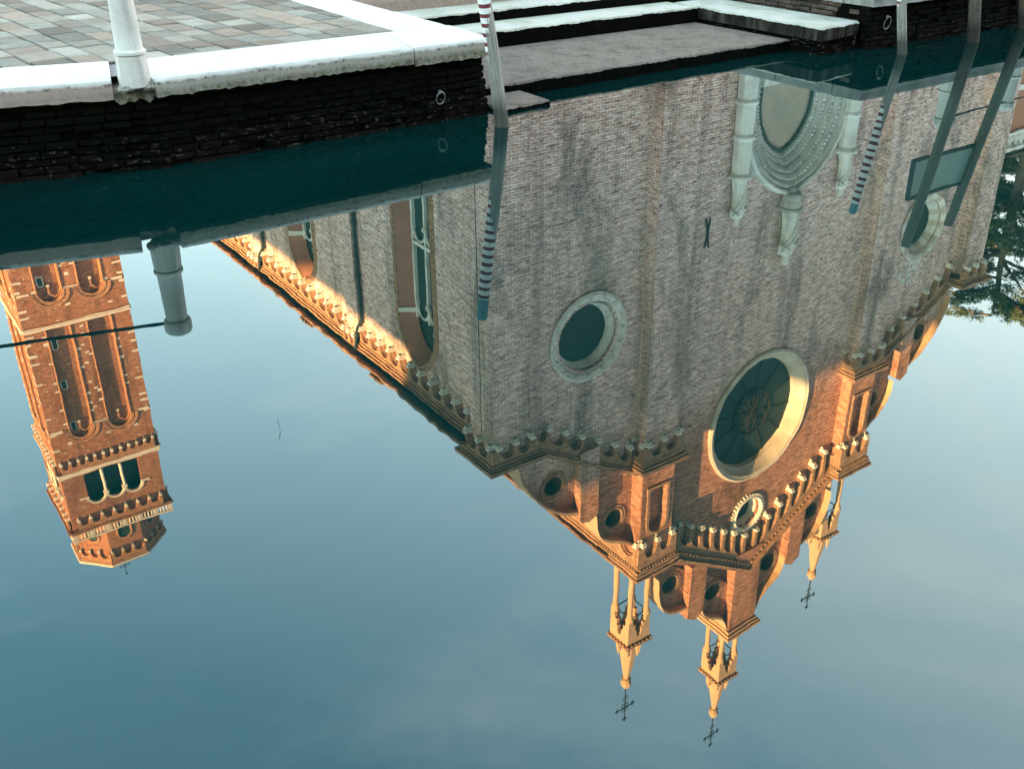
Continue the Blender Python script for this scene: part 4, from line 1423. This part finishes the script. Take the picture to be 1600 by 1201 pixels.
# ---- left flank: bays with tall pointed windows
WY = [32.0, 43.0, 54.0, 65.0, 76.0]
WR, WC, WZ = 2.06, 0.66, 13.95
b = MB()
hl = [pointed_hole(-y_c, WR, WC, WZ, 4.0) for y_c in WY]
b.prism(FLANK, [(-27.9, 0.8), (-27.9, 16.9), (-92.0, 16.9), (-92.0, 0.8)], -0.95, 0.0, hl)
b.build('flank_wall', M['brick'], church)
b = MB()
b.prism(rightside(mir(17.35)), [(27.9, 0.8), (92.0, 0.8), (92.0, 16.9), (27.9, 16.9)], -0.9, 0.0)
b.build('flank_wall', M['brick'], church)
pil = [(27.05, 27.85)] + [(y_c + 4.95, y_c + 6.1) for y_c in WY]
for ya, yb in pil:
    b = MB()
    b.box(17.1, 17.5, ya, yb, 0.8, 17.2 if ya < 28 else 16.95)
    b.build('flank_pilaster', M['brick'], church)
fb, fc = MB(), MB()
for i, y_c in enumerate(WY):
    ya = pil[i][1]; yb = pil[i + 1][0]
    corbel_run(fb, stones, FLANK, -ya - 0.15, 15.92, -yb + 0.15, 15.92, 10, 0.0, 0.30, 0.26, 0.36, 0.72, 0.07, -PI / 2)
    cornice(fc, FLANK, -ya - 0.02, 16.64, -yb + 0.02, 16.64, 0.0, [(0.0, 0.10, 0.34), (0.103, 0.2, 0.42), (0.203, 0.3, 0.50)])
    ya, yb = pil[i + 1]
    corbel_run(fb, stones, leftside(17.1), -ya - 0.08, 16.25, -yb + 0.08, 16.25, 2, 0.0, 0.26, 0.28, 0.34, 0.72, 0.075, -PI / 2)
    stepped(fc, 17.1, 17.6, ya, yb, [(16.973, 17.10, 0.28), (17.103, 17.2, 0.36), (17.203, 17.36, 0.46), (17.363, 17.42, 0.38)])
fb.build('corbel_table', M['brick_trim'], church)
fc.build('cornice', M['brick_trim'], church)
set_corbels(stones, church, 100)
for y_c in WY:
    b = MB()
    arch_sweep(b, FLANK, -y_c, WR, WC, WZ, 4.0, [(0.0, -0.02), (0.02, 0.07), (0.10, 0.09), (0.16, 0.03), (0.20, 0.06), (0.26, 0.05), (0.28, -0.02)], 14)
    wn_ = b.build('pointed_window', M['brick_trim'], church, True)
    b = MB()
    arch_sweep(b, FLANK, -y_c, WR, WC, WZ, 4.0, [(-0.003, 0.0), (-0.40, -0.60)], 14)
    b.build('splayed_reveal', M['plaster'], wn_, True)
    b = MB()
    for s_ in (-1, 1):
        q = [(s_ * 1.42, 0.06), (s_ * 1.01, -0.59), (s_ * 0.95, -0.56), (s_ * 1.36, 0.06)]
        b.add([FLANK(-y_c + u, v, n) for v in (13.80, 14.0) for u, n in q], [(0, 1, 2, 3), (4, 7, 6, 5), (0, 4, 5, 1), (1, 5, 6, 2), (2, 6, 7, 3), (3, 7, 4, 0)])
    b.build('impost_band', M['istria'], wn_)
    b = MB()
    p = pointed_hole(-y_c, WR - 0.40, WC, WZ, 4.0)
    b.prism(FLANK, [(-y_c + (u + y_c) * 1.06, v) for u, v in p], -0.72, -0.66)
    b.build('pane', M['glass'], wn_)
    b = MB()
    hw = 0.98
    for u in (-y_c - hw, -y_c, -y_c + hw):
        b.fbox(FLANK, u - 0.06, u + 0.06, 4.0, 14.2, -0.66, -0.52)
    for zt in (10.75, 14.05):
        for s_ in (-1, 1):
            cu = -y_c + s_ * hw / 2
            pts = [FLANK(cu + hw / 2 * math.cos(PI * k / 12), zt - 0.55 + 0.62 * math.sin(PI * k / 12), -0.59) for k in range(13)]
            b.tube(pts, 0.06, 6)
        b.fbox(FLANK, -y_c - hw, -y_c + hw, zt + 0.10, zt + 0.24, -0.655, -0.49) if zt < 12 else None
        b.lathe(tuple(FLANK(-y_c, zt - 0.6, -0.54)), [(0.07, -0.1), (0.12, 0.0), (0.13, 0.1), (0.08, 0.14)], 8)
    b.build('tracery', M['istria'], wn_)
M['pipe'] = plain_mat('dark_green_pipe', (0.02, 0.04, 0.035), 0.5, 0.3)
for ya, yb in pil[1:4]:
    b = MB()
    b.tube([(17.22, ya - 0.12, 2.0), (17.22, ya - 0.12, 15.6), (16.95, ya - 0.12, 16.0), (16.80, ya - 0.12, 16.9)], 0.08, 8)
    b.build('drain_pipe', M['pipe'], church, True)

# ---- nave and roofs
b = MB()
b.box(24.8, mir(24.8), 27.95, 92.0, 19.0, 26.2)
b.build('nave_wall', M['brick'], church)
nb_, stn = MB(), []
corbel_run(nb_, stn, leftside(24.8), -28.8, 25.2, -60.0, 25.2, 34, 0.0, 0.26, 0.32, 0.24, 0.8, 0.085, -PI / 2)
cornice(nb_, leftside(24.8), -28.8, 26.0, -92.0, 26.0, 0.0, [(0.003, 0.12, 0.30), (0.123, 0.26, 0.38)])
nb_.build('nave_cornice', M['brick_trim'], church)
b = MB()
for s_ in (False, True):
    f = mir if s_ else (lambda x: x)
    # aisle lean-to with a ragged tile edge
    rows = []
    for i in range(161):
        y = 27.75 + (92 - 27.75) * i / 160
        e = random.uniform(-0.05, 0.07)
        rows.append([(f(16.42 + e), y, 16.98), (f(16.42 + e), y, 17.10 + random.uniform(0, .03)), (f(24.9), y, 20.9), (f(24.9), y, 20.78)])
    b.rings(rows)
    rows = []
    for i in range(121):
        y = 28.05 + (92 - 28.05) * i / 120
        e = random.uniform(-0.04, 0.06)
        rows.append([(f(24.25 + e), y, 26.30), (f(24.25 + e), y, 26.44), (XC, y, 30.2), (XC, y, 30.06)])
    b.rings(rows)
for ya in (33.6, 34.1, 40.5, 41.0, 41.3):
    b.box(16.34, 16.9, ya, ya + random.uniform(0.3, 0.7), 17.10, 17.22)
b.build('roof', M['rooftile'], church)
b = MB()
b.box(18.1, mir(18.1), 91.9, 92.6, 0.8, 20.0)
b.build('rear_wall', M['brick'], church)


# ------------------------------------------------------------------ bell tower
TX0, TX1, TY0, TY1 = 10.62, 20.18, 95.0, 104.56
tower = empty('bell_tower', ((TX0 + TX1) / 2, (TY0 + TY1) / 2, GZ), 'tall square red brick bell tower with white stringcourses and an eight sided top', 'bell tower')
b = MB()
b.box(TX0 + 0.345, TX1 - 0.345, TY0 + 0.345, TY1 - 0.345, 0.9, 52.9)
b.build('core_wall', M['brick_tower'], tower)
wallm, trim, whit, slots, slotf = MB(), MB(), MB(), MB(), MB()
tst = []
faces = [(front(TY0), TX0, 0.0, False), (leftside(TX0), -TY1, -PI / 2, True), (rightside(TX1), TY0, PI / 2, True), (back(TY1), -TX1, PI, False)]
for fi, (F, ub, rot, inset) in enumerate(faces):
    Wd = 9.56
    i_ = 0.34 if inset else 0.0        # side skins butt against the front and back skins
    cs = (ub + 2.95, ub + 6.62)
    for (z0, z1, za, zs) in ((0.9, 37.2, 3.0, 34.0), (37.2, 52.9, 37.75, 48.45)):
        wallm.prism(F, [(ub + i_, z0), (ub + Wd - i_, z0), (ub + Wd - i_, z1), (ub + i_, z1)], -0.34, 0.0, [round_top(c, 1.05, za, zs) for c in cs])
        for c in cs:
            for r0_, r1_, n in ((1.05, 1.30, -0.10), (1.42, 1.72, 0.0)):
                rows = []
                arc = [(math.cos(PI * k / 16), math.sin(PI * k / 16)) for k in range(17)]
                rows = [[F(c + r0_ * u, zs + r0_ * v, -0.25 if n < 0 else 0), F(c + r0_ * u, zs + r0_ * v, 0.07), F(c + r1_ * u, zs + r1_ * v, 0.10), F(c + r1_ * u, zs + r1_ * v, -0.0)] for u, v in arc]
                trim.rings(rows, close=False, cap=False)
            for s_ in (-1, 1):       # jamb rolls
                trim.tube([F(c + s_ * 1.10, za, 0.02), F(c + s_ * 1.10, zs, 0.02)], 0.07, 6)
                trim.tube([F(c + s_ * 1.02, za, -0.2), F(c + s_ * 1.02, zs, -0.2)], 0.06, 6)
            for s_ in (-1, 1):       # twin lobes hanging in the head
                pts = [F(c + s_ * 0.52 + 0.50 * math.cos(PI * k / 10), zs - 0.10 + 0.75 * math.sin(PI * k / 10), -0.24) for k in range(11)]
                trim.tube(pts, 0.10, 6)
            trim.fbox(F, c - 0.09, c + 0.09, zs - 0.35, zs + 0.45, -0.36, -0.16)
            whit.fbox(F, c - 0.13, c + 0.13, zs - 0.58, zs - 0.353, -0.36, -0.12)
        for (ua, ue) in ((ub + 0.15, cs[0] - 1.75), (cs[0] + 1.2, cs[1] - 1.2), (cs[1] + 1.75, ub + Wd - 0.15)):
            whit.fbox(F, ua, ue, zs - 0.12, zs + 0.10, -0.02, 0.05)
    cornice(whit, F, ub + (0 if not inset else 0.0), 37.2, ub + Wd, 37.2, 0.0, [(0.0, 0.16, 0.10), (0.163, 0.42, 0.17 if not inset else 0.168)])
    # quoins and putlog stones
    for k in range(34):
        z = 20 + k * 0.95 + random.uniform(-.2, .2)
        if z > 51: break
        for s_ in (0, 1):
            w_ = random.uniform(0.4, 0.8)
            a = ub + 0.02 + i_ * 0.02 if s_ == 0 else ub + Wd - w_ - 0.02
            if random.random() < 0.55: whit.fbox(F, a, a + w_, z, z + 0.22, -0.02, 0.022)
        for c in cs:
            for s_ in (-1, 1):
                if random.random() < 0.5:
                    a = c + s_ * 1.30
                    whit.fbox(F, a - 0.22, a + 0.22, z + 0.3, z + 0.5, -0.02, 0.018)
        if random.random() < 0.7 and not (33 < z < 38 or z > 47):
            a = (cs[0] + cs[1]) / 2 + random.uniform(-.25, .25)
            whit.fbox(F, a - 0.18, a + 0.18, z, z + 0.2, -0.02, 0.015)
    # slit windows in the first panel
    for z in (32.6, 39.0, 43.3, 48.0):
        slots.prism(F, round_top(cs[0] - 0.55, 0.20, z, z + 0.75, 8), -0.45, -0.325)
        slotf.prism(F, round_top(cs[0] - 0.55, 0.30, z - 0.08, z + 0.75, 8), -0.45, -0.338)
    # first corbel table and white string
    corbel_run(trim, tst, F, ub + 0.32, 51.7, ub + Wd - 0.32, 51.7, 11, 0.0, 0.32, 0.45, 0.32, 1.3, 0.10, rot)
    cornice(whit, F, ub - 0.2, 53.0, ub + Wd + 0.2, 53.0, 0.0, [(0.003, 0.2, 0.36 if not inset else 0.358), (0.203, 0.52, 0.22 if not inset else 0.218)])
    # belfry stage with three round-headed lights
    lights = [ub + 2.95, ub + 4.78, ub + 6.61]
    holes = [round_top(c, 0.80, 53.72, 56.65) for c in lights]
    wallm.prism(F, [(ub + i_, 53.2), (ub + Wd - i_, 53.2), (ub + Wd - i_, 60.0), (ub + i_, 60.0)], -0.34, 0.0, holes)
    for c in lights:
        rows = [[F(c + r * math.cos(PI * k / 14), 56.65 + r * math.sin(PI * k / 14), n) for r, n in ((0.78, -0.3), (0.78, 0.08), (1.0, 0.10), (1.02, -0.01))] for k in range(15)]
        whit.rings(rows, close=False, cap=False)
    for c in ((lights[0] + lights[1]) / 2, (lights[1] + lights[2]) / 2):
        whit.tube([F(c, 53.72, 0.02), F(c, 56.4, 0.02)], 0.15, 10)
        whit.fbox(F, c - 0.24, c + 0.24, 56.40, 56.72, -0.3, 0.14)
    for a in (lights[0] - 1.2, lights[2] + 1.2):
        whit.fbox(F, a - 0.45, a + 0.45, 56.42, 56.66, -0.02, 0.08)
    corbel_run(trim, tst, F, ub + 0.62, 58.75, ub + Wd - 0.62, 58.75, 7, 0.0, 0.34, 0.45, 0.34, 1.2, 0.13, rot)
    cornice(trim, F, ub - 0.30, 59.95, ub + Wd + 0.30, 59.95, 0.0, [(0.003, 0.14, 0.40 if not inset else 0.398), (0.143, 0.32, 0.52 if not inset else 0.518)])
wallm.build('brick_wall', M['brick_tower'], tower)
trim.build('moulding', M['tower_trim'], tower)
M['towerwhite'] = stone_mat('tower_white_stone', (0.62, 0.55, 0.47), (0.40, 0.32, 0.25), 0.4, 0.6)
whit.build('white_dressing', M['towerwhite'], tower)
slotf.build('slit_frame', M['towerwhite'], tower)
slots.build('slit_window', M['glass'], tower)
for p, dep, rot in tst:
    if len([o for o in tower.children if o.name.startswith('corbel')]) < 60:
        place('corbel', CORBEL, p, tower, (1.1, dep / 0.30, 1.2), rot)
b = MB()
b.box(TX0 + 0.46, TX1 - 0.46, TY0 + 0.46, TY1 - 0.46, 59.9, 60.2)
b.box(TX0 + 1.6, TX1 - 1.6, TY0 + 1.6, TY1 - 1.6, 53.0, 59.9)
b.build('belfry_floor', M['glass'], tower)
b = MB()
for F, ub, ins in ((front(TY0 - 0.3), TX0 - 0.3, 0), (back(TY1 + 0.3), -TX1 - 0.3, 0), (leftside(TX0 - 0.3), -TY1 - 0.1, 1), (rightside(TX1 + 0.3), TY0 - 0.1, 1)):
    Lw = 10.16 if not ins else 9.76
    b.fbox(F, ub, ub + Lw, 60.28, 60.42, -0.18, 0.0)
    b.fbox(F, ub, ub + Lw, 61.10, 61.26, -0.20, 0.02)
    for k in range(31):
        u = ub + 0.25 + (Lw - 0.5) * k / 30
        if k % 10 == 0 or k % 10 == 5:
            b.fbox(F, u - 0.20, u + 0.20, 60.42, 61.10, -0.17, -0.02)
        else:
            c = F(u, 60.42, -0.09)
            b.lathe(tuple(c), [(0.07, 0), (0.09, 0.1), (0.06, 0.34), (0.09, 0.58), (0.07, 0.68)], 6)
b.build('balustrade', M['towerwhite'], tower)
# eight sided lantern
OX, OY = (TX0 + TX1) / 2, (TY0 + TY1) / 2
b = MB()
RO = 4.45
b.lathe((OX, OY, 0), [(RO, 60.2), (RO, 66.0)], 8, PI / 8)
b.build('lantern_wall', M['brick_tower'], tower)
b, w_, sl_ = MB(), MB(), MB()
ap = RO * math.cos(PI / 8)
hs_ = RO * math.sin(PI / 8)
for k in range(8):
    a = 2 * PI * k / 8 - PI / 2
    n = Vector((math.cos(a), math.sin(a), 0))
    u_ = Vector((-n.y, n.x, 0))
    F = Frame(Vector((OX, OY, 0)) + n * ap, u_, (0, 0, 1), n)
    lst = []
    corbel_run(b, lst, F, -hs_ + 0.05, 64.35, hs_ - 0.05, 64.35, 3, 0.0, 0.30, 0.45, 0.34, 1.2, 0.11, math.atan2(n.y, n.x) + PI / 2)
    tst2 = lst
    for p, dep, rot in lst[:3]:
        R = Matrix.Rotation(rot, 3, 'Z')
        w_.add([p + R @ v.co for v in CORBEL.vertices], [tuple(f.vertices) for f in CORBEL.polygons])
    cornice(b, F, -hs_ - 0.1, 65.55, hs_ + 0.1, 65.55, 0.0, [(0.003, 0.2, 0.34)])
    rows = [[F(0.62 * math.cos(PI * q / 12), 62.6 + 0.62 * math.sin(PI * q / 12), n_) if True else None for n_ in (0.0, 0.12)] + [F(0.85 * math.cos(PI * q / 12), 62.6 + 0.85 * math.sin(PI * q / 12), n_) for n_ in (0.12, 0.0)] for q in range(13)]
    b.rings(rows, close=False, cap=False)
    sl_.prism(F, round_top(0, 0.62, 60.6, 62.6), -0.05, 0.03)
    b.tube([F(-0.72, 60.6, 0.05), F(-0.72, 62.6, 0.05)], 0.12, 6)
    b.tube([F(0.72, 60.6, 0.05), F(0.72, 62.6, 0.05)], 0.12, 6)
b.build('lantern_moulding', M['tower_trim'], tower)
w_.lathe((OX, OY, 0), [(RO + 0.45, 65.76), (RO + 0.55, 65.84), (RO + 0.55, 66.0)], 8, PI / 8)
w_.build('lantern_dressing', M['towerwhite'], tower)
sl_.build('lantern_opening', M['glass'], tower)
b = MB()
b.lathe((OX, OY, 0), [(RO + 0.5, 66.003), (RO + 0.45, 66.1), (0.25, 66.6), (0.2, 67.4), (0.28, 67.6), (0.1, 67.9)], 8, PI / 8)
b.build('lantern_roof', M['rooftile'], tower)
b = MB()
iron_cross(b, OX, OY, 67.8, 71.0, 0.16)
b.build('cross', M['iron'], tower)

# ------------------------------------------------------------------ house right of the church
M['terracotta'] = stone_mat('terracotta_plaster', (0.42, 0.19, 0.11), (0.30, 0.14, 0.085), 0.4, 0.4)
house = empty('terrace_house', (62.0, 33.0, GZ), 'terracotta plastered house with a white balustrade on its roof terrace, right of the church', 'house')
b = MB(); b.box(55.0, 70.0, 30.0, 37.0, 0.9, 11.6); b.build('wall', M['terracotta'], house)
b = MB()
b.box(54.9, 70.1, 29.9, 37.1, 8.95, 9.25)
b.box(54.85, 70.15, 29.85, 37.15, 11.603, 11.8)
b.build('stone_band', M['istria'], house)
b = MB()
for k in range(26):
    b.lathe((55.0 + k * 0.6, 30.0, 11.8), [(0.09, 0), (0.16, 0.1), (0.19, 0.25), (0.09, 0.55), (0.15, 0.7)], 8)
    if k < 12: b.lathe((55.0, 30.6 + k * 0.55, 11.8), [(0.09, 0), (0.16, 0.1), (0.19, 0.25), (0.09, 0.55), (0.15, 0.7)], 8)
b.box(54.75, 70.2, 29.75, 30.25, 12.5, 12.72)
b.box(54.75, 55.25, 30.253, 37.2, 12.5, 12.72)
b.build('balustrade', M['istria'], house)
for k in range(4):
    b = MB(); b.box(57 + 3.4 * k, 58.2 + 3.4 * k, 29.96, 30.1, 4.0, 6.2)
    w_ = b.build('window', M['istria'], house)
    b = MB(); b.box(57.12 + 3.4 * k, 58.08 + 3.4 * k, 29.93, 29.957, 4.1, 6.1); b.build('pane', M['glass'], w_)

# ------------------------------------------------------------------ tall conifer
M['bark'] = plain_mat('grey_bark', (0.14, 0.115, 0.095), 0.9, 0, 0.4, 3)


def needle_mat(name, c1, c2):
    m, nt, b = new_mat(name, 0.7, 0.2)
    g = N(nt, 'ShaderNodeNewGeometry')
    col = mixc(nt, g.outputs['Random Per Island'], c1, c2)
    nt.links.new(col, b.inputs['Base Color'])
    return m


M['needles'] = needle_mat('needles', (0.040, 0.085, 0.035), (0.12, 0.13, 0.045))


def conifer(label, x, y, z0, H, spread, seed, group='conifers beyond the church'):
    rnd = random.Random(seed)
    t = empty('conifer_tree', (x, y, z0), label, 'tree', group)
    b = MB()
    b.tube([(x, y, z0), (x + 0.3, y, z0 + H * 0.4), (x - 0.2, y + 0.2, z0 + H * 0.75), (x + 0.1, y, z0 + H * 0.97)], 0.75, 10, 0.10)
    limbs = []
    nl = 64
    for i in range(nl):
        f = 0.30 + 0.68 * (i / nl) + rnd.uniform(-.01, .01)
        a = rnd.uniform(0, 2 * PI)
        L = spread * (1.0 - 0.62 * max(0, (f - 0.55) / 0.45)) * rnd.uniform(0.6, 1.1)
        p0_ = Vector((x, y, z0 + H * f))
        d = Vector((math.cos(a), math.sin(a), 0))
        pts = [p0_ + d * L * s_ + Vector((0, 0, L * (0.10 * s_ - 0.02 * s_ * s_) + rnd.uniform(-.15, .15))) for s_ in (0, 0.33, 0.66, 1.0)]
        b.tube(pts, 0.16, 5, 0.03)
        limbs.append(pts)
    b.build('trunk', M['bark'], t, True)
    b = MB()
    for pts in limbs:
        L = (pts[3] - pts[0]).length
        for k in range(int(L * 13)):
            s_ = rnd.uniform(0.22, 1.05)
            q = s_ * 3
            i = min(2, int(q))
            p = pts[i].lerp(pts[i + 1], q - i)
            d = (pts[3] - pts[0]).normalized()
            sd = Vector((-d.y, d.x, 0))
            wdt = L * 0.30 * (1.1 - s_ * 0.75)
            c = p + sd * rnd.uniform(-wdt, wdt) + Vector((0, 0, rnd.uniform(-0.10, 0.45)))
            for _ in range(14):
                dr = Vector((rnd.uniform(-1, 1), rnd.uniform(-1, 1), rnd.uniform(-0.15, 0.6))).normalized()
                ln = rnd.uniform(0.2, 0.5)
                sdv = dr.cross(Vector((rnd.uniform(-1, 1), rnd.uniform(-1, 1), rnd.uniform(-1, 1)))).normalized() * 0.04
                c2 = c + Vector((rnd.uniform(-.3, .3), rnd.uniform(-.3, .3), rnd.uniform(-.12, .12)))
                b.add([c2 - sdv, c2 + sdv, c2 + dr * ln], [(0, 1, 2)])
    o = b.build('crown', M['needles'], t)
    return t


conifer('tall spreading conifer with its crown top in sunlight, behind the terracotta house', 73.5, 38.0, GZ, 31.0, 9.0, 3)
conifer('broad dark conifer half hidden by the church corner', 81.0, 46.0, GZ, 30.0, 9.0, 11)

# ------------------------------------------------------------------ tall houses left of the campo; they keep the low sun off the lower walls
M['ochre'] = stone_mat('ochre_plaster', (0.42, 0.30, 0.19), (0.30, 0.21, 0.14), 0.4, 0.4)
M['rose'] = stone_mat('rose_plaster', (0.42, 0.24, 0.18), (0.30, 0.17, 0.13), 0.4, 0.4)


def palazzo(label, x0, x1, y0, y1, zs, mat):
    """block with a pitched top: zs = heights at y0 and y1"""
    t = empty('palazzo', ((x0 + x1) / 2, (y0 + y1) / 2, GZ), label, 'building', 'tall houses left of the campo')
    b = MB()
    b.prism(rightside(x1), [(y0, 0.85), (y1, 0.85), (y1, zs[1] - 0.6), (y0, zs[0] - 0.6)], -(x1 - x0), 0.0)
    b.build('wall', mat, t)
    b = MB()
    b.prism(rightside(x1 + 0.5), [(y0 - 0.3, zs[0] - 0.597), (y1 + 0.3, zs[1] - 0.597), (y1 + 0.3, zs[1]), (y0 - 0.3, zs[0])], -(x1 - x0) - 1.0, 0.0)
    b.build('roof', M['rooftile'], t)
    z = 4.0
    while z < min(zs) - 3.5:
        y = y0 + 2.0
        while y < y1 - 2.0:
            b = MB(); b.box(x1 - 0.1, x1 + 0.06, y, y + 1.3, z, z + 2.1)
            f = b.build('window', M['istria'], t)
            b = MB(); b.box(x1 + 0.063, x1 + 0.08, y + 0.14, y + 1.16, z + 0.14, z + 1.96); b.build('pane', M['glass'], f)
            y += 3.4
        z += 4.2
    return t


palazzo('tall ochre palazzo on the left bank of the campo, highest of the row', -65, -60, -44.0, -2.4, (30.4, 30.4), M['ochre'])
palazzo('rose plastered palazzo with a sloping roof beside the tall ochre one', -65, -60, -2.1, 11.2, (30.3, 26.3), M['rose'])
palazzo('low rose plastered house row facing the flank of the church', -65, -60, 11.6, 62.0, (22.5, 22.5), M['rose'])
# houses on the bank behind the photographer shade the canal and the quays
t = empty('palazzo', (10, -10, GZ), 'long row of ochre houses on the canal bank opposite the campo', 'building', 'tall houses left of the campo')
b = MB(); b.box(-60, 90, -14.0, -5.0, 0.8, 9.5); b.build('wall', M['ochre'], t)
b = MB(); b.prism(rightside(90.5), [(-14.6, 9.503), (-4.5, 9.503), (-9.5, 11.5)], -151.0, 0.0); b.build('roof', M['rooftile'], t)
# a twig afloat on the water
b = MB(); b.tube([(1.835, 5.256, 0.004), (1.817, 5.175, 0.004), (1.790, 5.103, 0.004), (1.758, 5.046, 0.004)], 0.0014, 5)
tag(b.build('floating_twig', M['bark']), 'tiny dark curved twig floating alone on the open water', 'twig')
